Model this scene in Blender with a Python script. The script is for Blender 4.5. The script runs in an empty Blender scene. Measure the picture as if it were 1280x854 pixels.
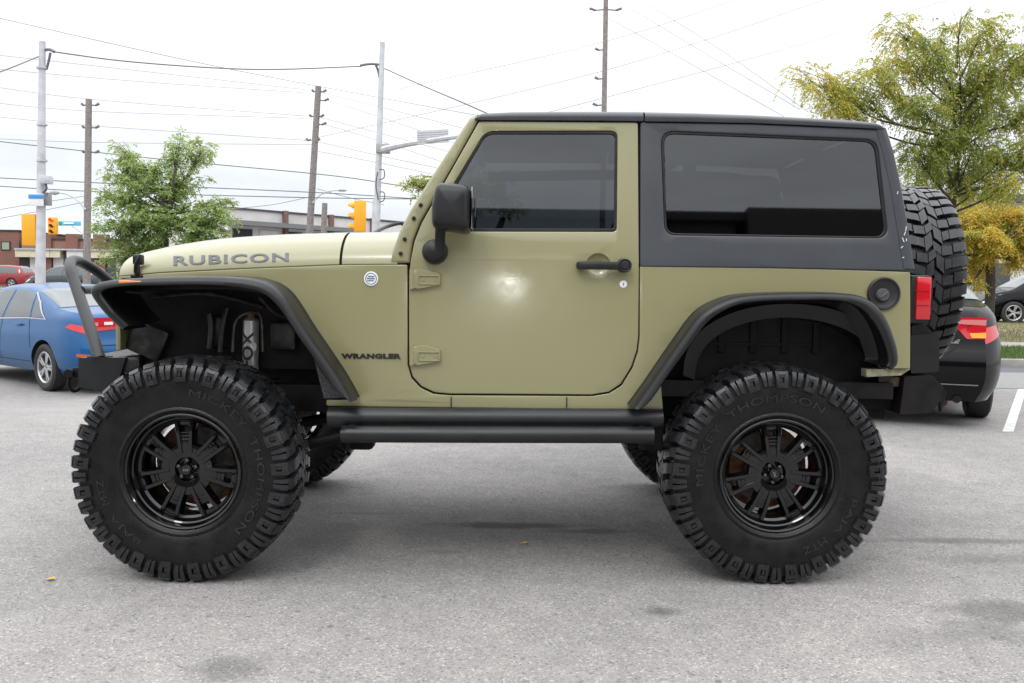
import bpy, bmesh, math, random
from math import sin, cos, pi, radians, sqrt, atan2
from mathutils import Vector, Matrix
import numpy as np
random.seed(7)
rng = np.random.default_rng(11)
SC = bpy.context.scene
COL = SC.collection

# ------------------------------------------------------------------ camera
CAM = Vector((1.31, -3.70, 1.26))
FPX, HZN = 1150.0, 350.0
YAW, PIT, ROL = 0.007, math.atan((427.0 - HZN) / FPX), radians(0.8)
fw = Vector((sin(YAW) * cos(PIT), cos(YAW) * cos(PIT), -sin(PIT)))
r0 = Vector((cos(YAW), -sin(YAW), 0)); u0 = r0.cross(fw)
rgt = cos(ROL) * r0 + sin(ROL) * u0
upv = -sin(ROL) * r0 + cos(ROL) * u0
cd = bpy.data.cameras.new('camera'); cam = bpy.data.objects.new('camera', cd); COL.objects.link(cam)
cam.matrix_world = Matrix(((rgt.x, upv.x, -fw.x, CAM.x), (rgt.y, upv.y, -fw.y, CAM.y), (rgt.z, upv.z, -fw.z, CAM.z), (0, 0, 0, 1)))
cd.sensor_width = 36; cd.lens = 36 * FPX / 1280; cd.clip_start = 0.05; cd.clip_end = 3000
SC.camera = cam

# ------------------------------------------------------------------ sky: bright overcast, thin blue towards the horizon
SUN_EL, SUN_AZ = radians(48), radians(200)          # behind the camera, a little to the left
world = bpy.data.worlds.new('World'); SC.world = world; world.use_nodes = True
nt = world.node_tree; nt.nodes.clear()
def N(t, k, **kw):
    n = t.nodes.new(k)
    for a, v in kw.items(): setattr(n, a, v)
    return n
wo = N(nt, 'ShaderNodeOutputWorld'); bg = N(nt, 'ShaderNodeBackground'); bg.inputs[1].default_value = 0.10
sky = N(nt, 'ShaderNodeTexSky', sky_type='NISHITA', sun_disc=False, sun_elevation=SUN_EL, sun_rotation=SUN_AZ)
tc = N(nt, 'ShaderNodeTexCoord'); sx = N(nt, 'ShaderNodeSeparateXYZ')
nt.links.new(tc.outputs['Generated'], sx.inputs[0])
mz = N(nt, 'ShaderNodeMath', operation='MAXIMUM'); mz.inputs[1].default_value = 0.0
nt.links.new(sx.outputs[2], mz.inputs[0])
cr = N(nt, 'ShaderNodeValToRGB')                     # luminance of an overcast sky against height
el = cr.color_ramp.elements
el[0].position = 0.0; el[0].color = (0.84, 0.90, 0.97, 1)
el[1].position = 1.0; el[1].color = (3.3, 3.36, 3.45, 1)
for p_, c_ in ((0.10, (0.94, 0.975, 1.02)), (0.2, (1.10, 1.115, 1.14)), (0.32, (1.35, 1.36, 1.39)), (.6, (2.2, 2.24, 2.3))):
    e = el.new(p_); e.color = (*c_, 1)
nt.links.new(mz.outputs[0], cr.inputs[0])
mp = N(nt, 'ShaderNodeMapping'); mp.inputs['Scale'].default_value = (1.2, 1.2, 5.5)
nt.links.new(tc.outputs['Generated'], mp.inputs[0])
no = N(nt, 'ShaderNodeTexNoise'); no.inputs['Scale'].default_value = 2.6; no.inputs['Detail'].default_value = 6; no.inputs['Roughness'].default_value = .55
nt.links.new(mp.outputs[0], no.inputs[0])
mr = N(nt, 'ShaderNodeMapRange'); mr.inputs[1].default_value = .3; mr.inputs[2].default_value = .7; mr.inputs[3].default_value = .93; mr.inputs[4].default_value = 1.28
nt.links.new(no.outputs[0], mr.inputs[0])
sc_ = N(nt, 'ShaderNodeVectorMath', operation='SCALE'); nt.links.new(cr.outputs[0], sc_.inputs[0]); nt.links.new(mr.outputs[0], sc_.inputs['Scale'])
s10 = N(nt, 'ShaderNodeVectorMath', operation='SCALE'); s10.inputs['Scale'].default_value = 10.0
nt.links.new(sc_.outputs[0], s10.inputs[0])
mx = N(nt, 'ShaderNodeMix', data_type='RGBA'); mx.inputs[0].default_value = 0.90
nt.links.new(sky.outputs[0], mx.inputs[6]); nt.links.new(s10.outputs[0], mx.inputs[7])
nt.links.new(mx.outputs[2], bg.inputs[0]); nt.links.new(bg.outputs[0], wo.inputs[0])

sd = bpy.data.lights.new('sun', 'SUN'); sd.energy = 0.9; sd.angle = radians(14); sd.color = (1, .97, .93)
sun = bpy.data.objects.new('sun', sd); COL.objects.link(sun)
sdir = Vector((sin(SUN_AZ) * cos(SUN_EL), cos(SUN_AZ) * cos(SUN_EL), sin(SUN_EL)))
sun.rotation_euler = sdir.to_track_quat('Z', 'Y').to_euler(); sun.location = (0, -20, 30)
# the photographer's on-camera flash, whose reflection the photograph shows on the door
fd = bpy.data.lights.new('camera_flash', 'POINT'); fd.energy = 26; fd.shadow_soft_size = 0.015; fd.color = (1, .98, .95)
fl = bpy.data.objects.new('camera_flash', fd); COL.objects.link(fl); fl.location = CAM + Vector((0, -0.03, 0.11))
SC.view_settings.view_transform = 'Standard'; SC.view_settings.look = 'None'
SC.view_settings.exposure = 0.0; SC.view_settings.gamma = 1.0; SC.view_settings.use_curve_mapping = False
SC.cycles.max_bounces = 8; SC.cycles.transparent_max_bounces = 16

# ------------------------------------------------------------------ measuring: a pixel of the 1280x854 photo onto the plane y = Y (or z = Z)
def ray(px, py):
    return (fw + rgt * ((px - 640) / FPX) + upv * ((427 - py) / FPX))
def U(px, py, Y):
    d = ray(px, py); return CAM + d * ((Y - CAM.y) / d.y)
def G(px, py, Z=0.0):
    d = ray(px, py); return CAM + d * ((Z - CAM.z) / d.z)
def SU(px, py, surf):
    Y = 0.3
    for _ in range(9):
        P = U(px, py, Y); Y = surf(P.x, P.z)
    return U(px, py, Y)

# ------------------------------------------------------------------ materials
MATS = {}
def mat(name, col, rough=0.5, metal=0.0, coat=0.0, spec=0.5, var=0.0, vscale=20.0, bump=0.0, bscale=80.0, alpha=None, emit=None, col2=None, detail=4.0, rvar=0.0):
    if name in MATS: return MATS[name]
    m = bpy.data.materials.new(name); m.use_nodes = True; t = m.node_tree; b = t.nodes['Principled BSDF']
    b.inputs['Base Color'].default_value = (*col, 1); b.inputs['Roughness'].default_value = rough
    b.inputs['Metallic'].default_value = metal; b.inputs['Coat Weight'].default_value = coat; b.inputs['Coat Roughness'].default_value = .06
    b.inputs['Specular IOR Level'].default_value = spec
    tcn = N(t, 'ShaderNodeTexCoord')
    if var > 0 or rvar > 0:
        n = N(t, 'ShaderNodeTexNoise'); n.inputs['Scale'].default_value = vscale; n.inputs['Detail'].default_value = detail
        t.links.new(tcn.outputs['Object'], n.inputs[0])
        if var > 0:
            c2 = col2 if col2 else tuple(c * (1 + var) for c in col)
            c1 = tuple(c * (1 - var) for c in col) if not col2 else col
            mm = N(t, 'ShaderNodeMix', data_type='RGBA'); mm.inputs[6].default_value = (*c1, 1); mm.inputs[7].default_value = (*c2, 1)
            r = N(t, 'ShaderNodeMapRange'); r.inputs[1].default_value = .35; r.inputs[2].default_value = .65
            t.links.new(n.outputs[0], r.inputs[0]); t.links.new(r.outputs[0], mm.inputs[0]); t.links.new(mm.outputs[2], b.inputs['Base Color'])
        if rvar > 0:
            r = N(t, 'ShaderNodeMapRange'); r.inputs[1].default_value = .3; r.inputs[2].default_value = .7
            r.inputs[3].default_value = max(0.02, rough - rvar); r.inputs[4].default_value = rough + rvar
            t.links.new(n.outputs[0], r.inputs[0]); t.links.new(r.outputs[0], b.inputs['Roughness'])
    if bump > 0:
        n = N(t, 'ShaderNodeTexNoise'); n.inputs['Scale'].default_value = bscale; n.inputs['Detail'].default_value = 3
        t.links.new(tcn.outputs['Object'], n.inputs[0])
        bp = N(t, 'ShaderNodeBump'); bp.inputs['Strength'].default_value = bump; bp.inputs['Distance'].default_value = .01
        t.links.new(n.outputs[0], bp.inputs['Height']); t.links.new(bp.outputs[0], b.inputs['Normal'])
    if emit: b.inputs['Emission Color'].default_value = (*col, 1); b.inputs['Emission Strength'].default_value = emit
    MATS[name] = m; return m
def glassmat(name, tint, f=0.085, rough=0.02):
    m = bpy.data.materials.new(name); m.use_nodes = True; t = m.node_tree; t.nodes.clear()
    o = N(t, 'ShaderNodeOutputMaterial'); tr = N(t, 'ShaderNodeBsdfTransparent'); tr.inputs[0].default_value = (*tint, 1)
    gl = N(t, 'ShaderNodeBsdfGlossy'); gl.inputs['Roughness'].default_value = rough; gl.inputs[0].default_value = (.95, .98, 1, 1)
    fr = N(t, 'ShaderNodeLayerWeight'); fr.inputs[0].default_value = .25
    r = N(t, 'ShaderNodeMapRange'); r.inputs[3].default_value = f; r.inputs[4].default_value = .9
    t.links.new(fr.outputs['Fresnel'], r.inputs[0]); mxs = N(t, 'ShaderNodeMixShader')
    t.links.new(r.outputs[0], mxs.inputs[0]); t.links.new(tr.outputs[0], mxs.inputs[1]); t.links.new(gl.outputs[0], mxs.inputs[2]); t.links.new(mxs.outputs[0], o.inputs[0])
    MATS[name] = m; return m

# vehicle paint with faint fine swirl scratches and road dust low down
def paintmat(name, col, coat=1.0, rough=.34, metal=0.0, spec=.2, scratch=False):
    m = mat(name, col, rough, metal, coat, spec=spec)
    t = m.node_tree; b = t.nodes['Principled BSDF']; tcn = N(t, 'ShaderNodeTexCoord')
    n = N(t, 'ShaderNodeTexNoise'); n.inputs['Scale'].default_value = 3.0; n.inputs['Detail'].default_value = 8; n.inputs['Roughness'].default_value = .65
    t.links.new(tcn.outputs['Object'], n.inputs[0])
    r = N(t, 'ShaderNodeMapRange'); r.inputs[1].default_value = .35; r.inputs[2].default_value = .7; r.inputs[3].default_value = .065 if scratch else .02; r.inputs[4].default_value = .24 if scratch else .09
    t.links.new(n.outputs[0], r.inputs[0]); t.links.new(r.outputs[0], b.inputs['Coat Roughness'])
    n2 = N(t, 'ShaderNodeTexNoise'); n2.inputs['Scale'].default_value = 1.6; n2.inputs['Detail'].default_value = 2
    t.links.new(tcn.outputs['Object'], n2.inputs[0])
    bp = N(t, 'ShaderNodeBump'); bp.inputs['Strength'].default_value = .035; bp.inputs['Distance'].default_value = .02
    t.links.new(n2.outputs[0], bp.inputs['Height'])
    if scratch:      # fine wash scratches in the clear coat
        mpn = N(t, 'ShaderNodeMapping'); mpn.inputs['Scale'].default_value = (110, 110, 240); mpn.inputs['Rotation'].default_value = (.1, .12, 0); t.links.new(tcn.outputs['Object'], mpn.inputs[0])
        n3 = N(t, 'ShaderNodeTexNoise'); n3.inputs['Scale'].default_value = 1.0; n3.inputs['Detail'].default_value = 3; n3.inputs['Roughness'].default_value = .7; t.links.new(mpn.outputs[0], n3.inputs[0])
        b2 = N(t, 'ShaderNodeBump'); b2.inputs['Strength'].default_value = .07; b2.inputs['Distance'].default_value = .0012
        t.links.new(n3.outputs[0], b2.inputs['Height']); t.links.new(bp.outputs[0], b2.inputs['Normal']); t.links.new(b2.outputs[0], b.inputs['Coat Normal'])
    else: t.links.new(bp.outputs[0], b.inputs['Coat Normal'])
    return m
M_OLIVE = paintmat('olive_paint', (0.238, 0.226, 0.114), rough=.33, spec=.6, coat=.75, scratch=True)
M_TOP = mat('hardtop_grey', (0.039, 0.043, 0.050), .38, spec=.5, bump=.12, bscale=700, var=.08, vscale=5)
M_PLAS = mat('black_plastic', (0.009, 0.0095, 0.0105), .38, spec=.38, bump=.10, bscale=500, var=.2, vscale=9, rvar=.08)
M_PCOAT = mat('black_powder_coat', (0.012, 0.013, 0.015), .34, spec=.4, bump=.12, bscale=600, var=.2, vscale=6, rvar=.08)
M_DARK = mat('underbody_black', (0.004, 0.004, 0.0045), .6, spec=.2, var=.6, vscale=9, col2=(0.014, 0.012, 0.011))
M_SEAM = mat('seam_shadow_rubber', (0.008, 0.008, 0.008), .8)
M_RUB = mat('tyre_rubber', (0.005, 0.005, 0.0055), .30, spec=.32, bump=.22, bscale=220, var=.35, vscale=14, rvar=.10)
M_RUBL = mat('tyre_letter_rubber', (0.016, 0.016, 0.016), .5, spec=.35, var=.5, vscale=9)
M_LUGR = mat('tread_rubber', (0.013, 0.0135, 0.0155), .27, spec=.5, bump=.2, bscale=300, var=.35, vscale=25, rvar=.1)
M_RIM = mat('gloss_black_wheel', (0.003, 0.003, 0.0035), .18, coat=.8, spec=.2, rvar=.05, var=.2, vscale=10)
M_LUG = mat('lug_nut_steel', (0.10, 0.10, 0.10), .3, metal=1.0)
M_CHR = mat('polished_aluminium', (0.62, 0.62, 0.62), .22, metal=1.0, var=.1)
M_RUST = mat('rusty_steel', (0.16, 0.07, 0.035), .75, var=.5, vscale=30, bump=.3)
M_IRON = mat('cast_iron', (0.16, 0.145, 0.13), .5, metal=.7, var=.3, vscale=25)
M_GLASS = glassmat('tinted_glass', (.16, .175, .19), f=.068)
M_CGLASS = glassmat('car_glass', (.20, .23, .24), f=.10)
M_WGLASS = glassmat('windscreen_glass', (.7, .75, .74), f=.08)
M_RED = mat('red_lens', (0.50, 0.006, 0.012), .15, coat=.8)
M_ORG = mat('amber_lens', (0.80, 0.22, 0.01), .2, coat=.6)
M_WHT = mat('white_lens', (0.75, 0.75, 0.75), .2, coat=.5)
M_LETT = mat('lettering_grey', (0.085, 0.09, 0.10), .4)
M_LETB = mat('lettering_black', (0.012, 0.012, 0.012), .4)
M_SEAT = mat('seat_cloth', (0.03, 0.03, 0.032), .9, var=.2)
M_SILV = mat('sticker_white', (0.75, 0.77, 0.80), .35)

# ------------------------------------------------------------------ object plumbing
def tag(o, label, cat, group=None, kind=None):
    if label: o['label'] = label
    if cat: o['category'] = cat
    if group: o['group'] = group
    if kind: o['kind'] = kind
    return o
def empty(name, loc=(0, 0, 0), rz=0.0):
    o = bpy.data.objects.new(name, None); COL.objects.link(o); o.location = loc; o.rotation_euler = (0, 0, rz)
    o.empty_display_size = .2; return o
def smooth_bm(bm, ang=32):
    for f in bm.faces: f.smooth = True
    a = radians(ang)
    for e in bm.edges:
        e.smooth = not (len(e.link_faces) != 2 or e.calc_face_angle(0) > a)
def link(name, me, m, parent=None, inv=False, ang=32, smooth=True):
    if smooth:
        bm = bmesh.new(); bm.from_mesh(me); smooth_bm(bm, ang); bm.to_mesh(me); bm.free()
    o = bpy.data.objects.new(name, me); COL.objects.link(o)
    if m is not None:
        me.materials.clear()
        for k in (m if isinstance(m, (list, tuple)) else [m]): me.materials.append(k)
    if parent:
        o.parent = parent
        if inv: o.matrix_parent_inverse = Matrix.Translation(-parent.location)
    return o
class MB:
    """collects pieces of ONE part"""
    def __init__(s): s.v = []; s.f = []; s.mi = []; s.cur = 0
    def add(s, vs, fs):
        n = len(s.v); s.v += [tuple(p) for p in vs]; s.f += [tuple(i + n for i in f) for f in fs]; s.mi += [s.cur] * len(fs); return s
    def grid(s, rows, close_u=False, close_v=False):
        R = len(rows); C_ = len(rows[0]); fs = []
        for i in range(R if close_u else R - 1):
            for j in range(C_ if close_v else C_ - 1):
                a = i * C_ + j; b = i * C_ + (j + 1) % C_; c = ((i + 1) % R) * C_ + (j + 1) % C_; d = ((i + 1) % R) * C_ + j
                fs.append((a, b, c, d))
        return s.add([p for r in rows for p in r], fs)
    def box(s, c, d, rot=None, bev=0.0):
        bm = bmesh.new(); bmesh.ops.create_cube(bm, size=1.0)
        for v in bm.verts: v.co = Vector((v.co.x * d[0], v.co.y * d[1], v.co.z * d[2]))
        if bev > 0: bmesh.ops.bevel(bm, geom=bm.edges[:], offset=bev, segments=2, affect='EDGES', profile=.5)
        for v in bm.verts:
            co = v.co
            if rot is not None: co = rot @ co
            v.co = co + Vector(c)
        bm.verts.index_update(); s.add([v.co for v in bm.verts], [[v.index for v in f.verts] for f in bm.faces]); bm.free(); return s
    def prism(s, pts, y0, y1):           # polygon in x,z extruded along y
        n = len(pts)
        vs = [(p[0], y0, p[1]) for p in pts] + [(p[0], y1, p[1]) for p in pts]
        fs = [tuple(range(n)), tuple(range(2 * n - 1, n - 1, -1))] + [(i, i + n, (i + 1) % n + n, (i + 1) % n) for i in range(n)]
        return s.add(vs, fs)
    def tube(s, pts, r, seg=14, smooth=True, n=8, cap=True):
        pts = [Vector(p) for p in pts]
        rad = r if isinstance(r, (list, tuple)) else [r] * len(pts)
        if smooth and len(pts) > 2:
            q = []; qr = []
            for i in range(len(pts) - 1):
                p0 = pts[max(i - 1, 0)]; p1 = pts[i]; p2 = pts[i + 1]; p3 = pts[min(i + 2, len(pts) - 1)]
                for k in range(n):
                    t = k / n
                    q.append(.5 * ((2 * p1) + (p2 - p0) * t + (2 * p0 - 5 * p1 + 4 * p2 - p3) * t * t + (3 * p1 - p0 - 3 * p2 + p3) * t ** 3))
                    qr.append(rad[i] * (1 - t) + rad[i + 1] * t)
            q.append(pts[-1]); qr.append(rad[-1]); pts = q; rad = qr
        d = (pts[1] - pts[0]).normalized()
        a = d.orthogonal().normalized(); rows = []
        for i, p in enumerate(pts):
            t = (pts[min(i + 1, len(pts) - 1)] - pts[max(i - 1, 0)]).normalized()
            a = (a - t * a.dot(t)).normalized(); b = t.cross(a)
            rows.append([p + rad[i] * (a * cos(2 * pi * k / seg) + b * sin(2 * pi * k / seg)) for k in range(seg)])
        n0 = len(s.v); s.grid(rows, close_v=True)
        if cap:
            s.f.append(tuple(n0 + k for k in range(seg))[::-1]); s.f.append(tuple(n0 + (len(rows) - 1) * seg + k for k in range(seg))); s.mi += [s.cur] * 2
        return s
    def lathe(s, prof, axis='Y', seg=48, c=(0, 0, 0), close=False, ang0=0):   # prof: (axial, radius)
        rows = []
        for a_, r_ in prof:
            row = []
            for k in range(seg):
                t = ang0 + 2 * pi * k / seg
                if axis == 'Y': p = (c[0] + r_ * cos(t), c[1] + a_, c[2] + r_ * sin(t))
                elif axis == 'X': p = (c[0] + a_, c[1] + r_ * cos(t), c[2] + r_ * sin(t))
                else: p = (c[0] + r_ * cos(t), c[1] + r_ * sin(t), c[2] + a_)
                row.append(p)
            rows.append(row)
        return s.grid(rows, close_u=close, close_v=True)
    def mesh(s, name, weld=True, recalc=True):
        me = bpy.data.meshes.new(name); me.from_pydata(s.v, [], s.f)
        me.polygons.foreach_set('material_index', s.mi)
        bm = bmesh.new(); bm.from_mesh(me)
        if weld: bmesh.ops.remove_doubles(bm, verts=bm.verts, dist=1e-5)
        if recalc: bmesh.ops.recalc_face_normals(bm, faces=bm.faces)
        bm.to_mesh(me); bm.free(); return me
    def build(s, name, m, parent=None, inv=False, ang=32, weld=True):
        return link(name, s.mesh(name, weld), m, parent, inv, ang)
def fil(pts, seg=5):
    """polygon with fillets: (x,y) or (x,y,radius)"""
    out = []; n = len(pts)
    for i in range(n):
        p = pts[i]
        if len(p) < 3 or p[2] <= 0: out.append((p[0], p[1])); continue
        a = Vector(pts[i - 1][:2]); b = Vector(p[:2]); c = Vector(pts[(i + 1) % n][:2])
        d1 = (a - b); d2 = (c - b); l = min(p[2], d1.length * .49, d2.length * .49)
        p1 = b + d1.normalized() * l; p2 = b + d2.normalized() * l
        for k in range(seg + 1):
            t = k / seg; q = p1 * (1 - t) ** 2 + b * 2 * t * (1 - t) + p2 * t * t
            out.append((q.x, q.y))
    return out
def circ(cx, cy, r, n=28): return [(cx + r * cos(2 * pi * k / n), cy + r * sin(2 * pi * k / n)) for k in range(n)]
def flatmesh(polys, T, b, res=2):
    """filled 2-D outlines (with holes) -> solid sheet with rounded edges; local x,y plane, depth 0..T"""
    cu = bpy.data.curves.new('c', 'CURVE'); cu.dimensions = '2D'; cu.fill_mode = 'BOTH'
    cu.extrude = max(T / 2 - b, 0); cu.bevel_depth = b; cu.bevel_resolution = res; cu.offset = -b
    for pl in polys:
        sp = cu.splines.new('POLY'); sp.points.add(len(pl) - 1); sp.use_cyclic_u = True
        for i, q in enumerate(pl): sp.points[i].co = (q[0], q[1], 0, 1)
    ob = bpy.data.objects.new('c', cu); COL.objects.link(ob)
    bpy.context.view_layer.update(); dg = bpy.context.evaluated_depsgraph_get()
    me = bpy.data.meshes.new_from_object(ob.evaluated_get(dg)); bpy.data.objects.remove(ob); bpy.data.curves.remove(cu)
    return me
def panel(name, polys, m, parent, surf, off=0.0, T=.03, b=.005, cuts=12, inv=True, ang=32, res=2, mirror=False):
    """sheet whose outline is given in photo pixels, lying on the surface y = surf(x,z) - off"""
    sf = (lambda x, z: surf(x, z) - off)
    w = []
    for pl in polys:
        q = [SU(p[0], p[1], sf) for p in pl]; w.append([(p.x, p.z) for p in q])
    me = flatmesh(w, T, b, res)
    bm = bmesh.new(); bm.from_mesh(me); bmesh.ops.remove_doubles(bm, verts=bm.verts, dist=2e-5)
    if cuts:
        ys = [v.co.y for v in bm.verts]; xs = [v.co.x for v in bm.verts]
        for k in range(1, cuts):
            y = min(ys) + (max(ys) - min(ys)) * k / cuts
            bmesh.ops.bisect_plane(bm, geom=bm.verts[:] + bm.edges[:] + bm.faces[:], plane_co=(0, y, 0), plane_no=(0, 1, 0))
        nx = max(2, int(cuts * .6))
        for k in range(1, nx):
            x = min(xs) + (max(xs) - min(xs)) * k / nx
            bmesh.ops.bisect_plane(bm, geom=bm.verts[:] + bm.edges[:] + bm.faces[:], plane_co=(x, 0, 0), plane_no=(1, 0, 0))
    for v in bm.verts:
        x, z, d = v.co.x, v.co.y, v.co.z
        v.co = (x, sf(x, z) + T / 2 - d, z)
    if mirror:
        g = bmesh.ops.duplicate(bm, geom=bm.verts[:] + bm.edges[:] + bm.faces[:])['geom']
        for e in g:
            if isinstance(e, bmesh.types.BMVert): e.co.y = 2 * YC - e.co.y
    bmesh.ops.recalc_face_normals(bm, faces=bm.faces)
    bm.to_mesh(me); bm.free()
    return link(name, me, m, parent, inv, ang)
def mirror_obj(o, parent=None):
    me = o.data.copy()
    for v in me.vertices: v.co.y = 2 * YC - v.co.y
    me.flip_normals(); c = o.copy(); c.data = me; COL.objects.link(c)
    if parent: c.parent = parent
    return c
YC = 1.0
def glyphs(txt, size=1.0, bold=0.0, shear=0.0, spacing=1.0, xs=1.0):
    """text as flat 2-D mesh (verts, faces) with baseline at y=0, starting x=0"""
    cu = bpy.data.curves.new('t', 'FONT'); cu.body = txt; cu.size = size; cu.offset = bold; cu.shear = shear; cu.space_character = spacing
    cu.resolution_u = 3
    ob = bpy.data.objects.new('t', cu); COL.objects.link(ob); bpy.context.view_layer.update()
    dg = bpy.context.evaluated_depsgraph_get(); me = bpy.data.meshes.new_from_object(ob.evaluated_get(dg))
    vs = [Vector((v.co.x * xs, v.co.y, 0)) for v in me.vertices]; fs = [tuple(p.vertices) for p in me.polygons]
    bpy.data.objects.remove(ob); bpy.data.curves.remove(cu); bpy.data.meshes.remove(me); return vs, fs
def text_on(name, txt, m, parent, mapf, thick, bold=.0, shear=0, spacing=1.0, inv=True):
    """letters mapped by mapf(u,v) with u,v in 0..1 over the text box; thick = offset vector of the raised face"""
    vs, fs = glyphs(txt, 1, bold, shear, spacing)
    x0 = min(v.x for v in vs); x1 = max(v.x for v in vs); y0 = min(v.y for v in vs); y1 = max(v.y for v in vs)
    bm = bmesh.new(); bv = [bm.verts.new(v) for v in vs]; bm.verts.ensure_lookup_table()
    for f in fs:
        try: bm.faces.new([bv[i] for i in f])
        except Exception: pass
    bmesh.ops.remove_doubles(bm, verts=bm.verts, dist=1e-4)
    ext = bmesh.ops.extrude_face_region(bm, geom=bm.faces[:])['geom']
    top = [e for e in ext if isinstance(e, bmesh.types.BMVert)]; tops = set(top)
    for v in bm.verts:
        P = Vector(mapf((v.co.x - x0) / (x1 - x0), (v.co.y - y0) / (y1 - y0)))
        v.tag = v in tops
        v.co = P + (Vector(thick) if v.tag else Vector((0, 0, 0)))
    bmesh.ops.recalc_face_normals(bm, faces=bm.faces)
    me = bpy.data.meshes.new(name); bm.to_mesh(me); bm.free()
    return link(name, me, m, parent, inv, smooth=False)
def loft(name, rows, m, parent, inv=True, ang=40, close_u=False):
    return MB().grid(rows, close_u=close_u).build(name, m, parent, inv, ang)
def interp(tab, x):
    if x <= tab[0][0]: return tab[0][1]
    for (a, b), (c, d) in zip(tab, tab[1:]):
        if x <= c: return b + (d - b) * (x - a) / (c - a)
    return tab[-1][1]
# ================================================================== the lifted off-road vehicle
XC = 0.86
def Ys(x, z):
    y = .22 + (.115 * (XC - x) if x < XC else 0)
    if z < 1.32: return y + .05 * (z - 1.0) ** 2
    return y + .00512 + .032 * min(z - 1.32, .05) + .105 * max(z - 1.345, 0)
JR = empty('off_road_vehicle', (1.2, YC, 0))
tag(JR, 'olive green lifted two-door off-road vehicle with grey hardtop and huge mud tyres', 'off-road vehicle')
P = dict(parent=JR, surf=Ys)
# --- tub side with arches; the door opening is left open, both sides of the vehicle in one body mesh
body_px = [(149, 345.5), (200, 341.5), (300, 336.5), (425, 331.5), (509, 331, 2), (509.6, 345), (509.6, 456), (514.4, 473), (525.5, 485), (542, 492.6), (562, 494.3),
           (740, 495.4), (761.5, 492), (777, 482.2), (790.6, 460.2), (797.6, 439), (799.6, 420), (799.8, 333, 2), (1000, 335.5), (1138, 340, 3), (1138, 400), (1138, 461, 2), (1108, 461),
           (1108, 430), (1096, 402), (1074, 382), (1040, 374), (980, 372), (922, 377), (886, 390), (863, 411), (842, 443), (826, 477), (829, 513, 3),
           (600, 510), (408, 507.5, 3), (408, 500), (446, 500), (424, 470), (404, 443), (384, 413), (367, 387), (350, 369), (322, 357), (260, 355), (160, 357), (150, 352)]
body = panel('body_side', [fil(body_px)], M_OLIVE, off=0, T=.035, b=.0035, cuts=16, **P); mirror_obj(body, JR)
mb = MB()
xr = 3.035                                          # rear end of the tub
mb.box((xr - .02, YC, 1.10), (.03, 1.50, .40), bev=.008)                      # rear panel of the tub
mb.build('tailgate', M_OLIVE, JR, True)
# dark inner structure behind the openings
mb = MB()
mb.box((1.95, YC, .80), (2.1, 1.46, .07)); mb.box((.86, YC, 1.0), (.05, 1.42, .62))            # floor, firewall
mb.box((2.44, .40, 1.05), (1.14, .05, .46)); mb.box((2.44, 1.60, 1.05), (1.14, .05, .46))      # inner wheelhouse walls
mb.box((2.44, .33, 1.245), (1.14, .14, .03)); mb.box((2.44, 1.67, 1.245), (1.14, .14, .03))
for k in range(5): mb.box((2.13 + .14 * k, .372, 1.08), (.035, .02, .26), bev=.006)
mb.box((2.36, .370, .99), (.62, .012, .012))
mb.build('inner_tub', M_DARK, JR, True)
mb = MB()
mb.box((.22, .52, 1.05), (1.15, .04, .42)); mb.box((.22, 1.48, 1.05), (1.15, .04, .42)); mb.box((.22, .44, 1.235), (1.14, .30, .02)); mb.box((.22, 1.56, 1.235), (1.14, .30, .02))
mb.box((.80, .40, .98), (.03, .30, .62), rot=Matrix.Rotation(radians(12), 3, 'Y'))
mb.box((.80, 1.60, .98), (.03, .30, .62), rot=Matrix.Rotation(radians(12), 3, 'Y'))
mb.box((.2, YC, 1.04), (.8, .8, .36), bev=.03)
mb.box((.74, .36, .86), (.02, .20, .30), rot=Matrix.Rotation(radians(-8), 3, 'Y'), bev=.004)
mb.build('inner_fender', M_DARK, JR, True)
# grille and front sheet
gx = U(150, 350, .36).x
mb = MB(); mb.box((gx - .03, YC, 1.07), (.025, 1.20, .30), bev=.01); mb.build('grille', M_OLIVE, JR, True)
mb = MB()
for k in range(7): mb.box((gx - .045, YC + (k - 3) * .085, 1.12), (.012, .045, .24), bev=.005)
gr = mb.build('grille_slots', M_SEAM, JR, True)
for s in (-1, 1):
    mb = MB(); mb.lathe([(-.02, .01), (-.022, .05), (-.015, .08), (.0, .09), (.02, .092)], 'X', 28, (gx - .05, YC + s * .44, 1.13)); mb.build('headlight', M_WHT, JR, True)
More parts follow.
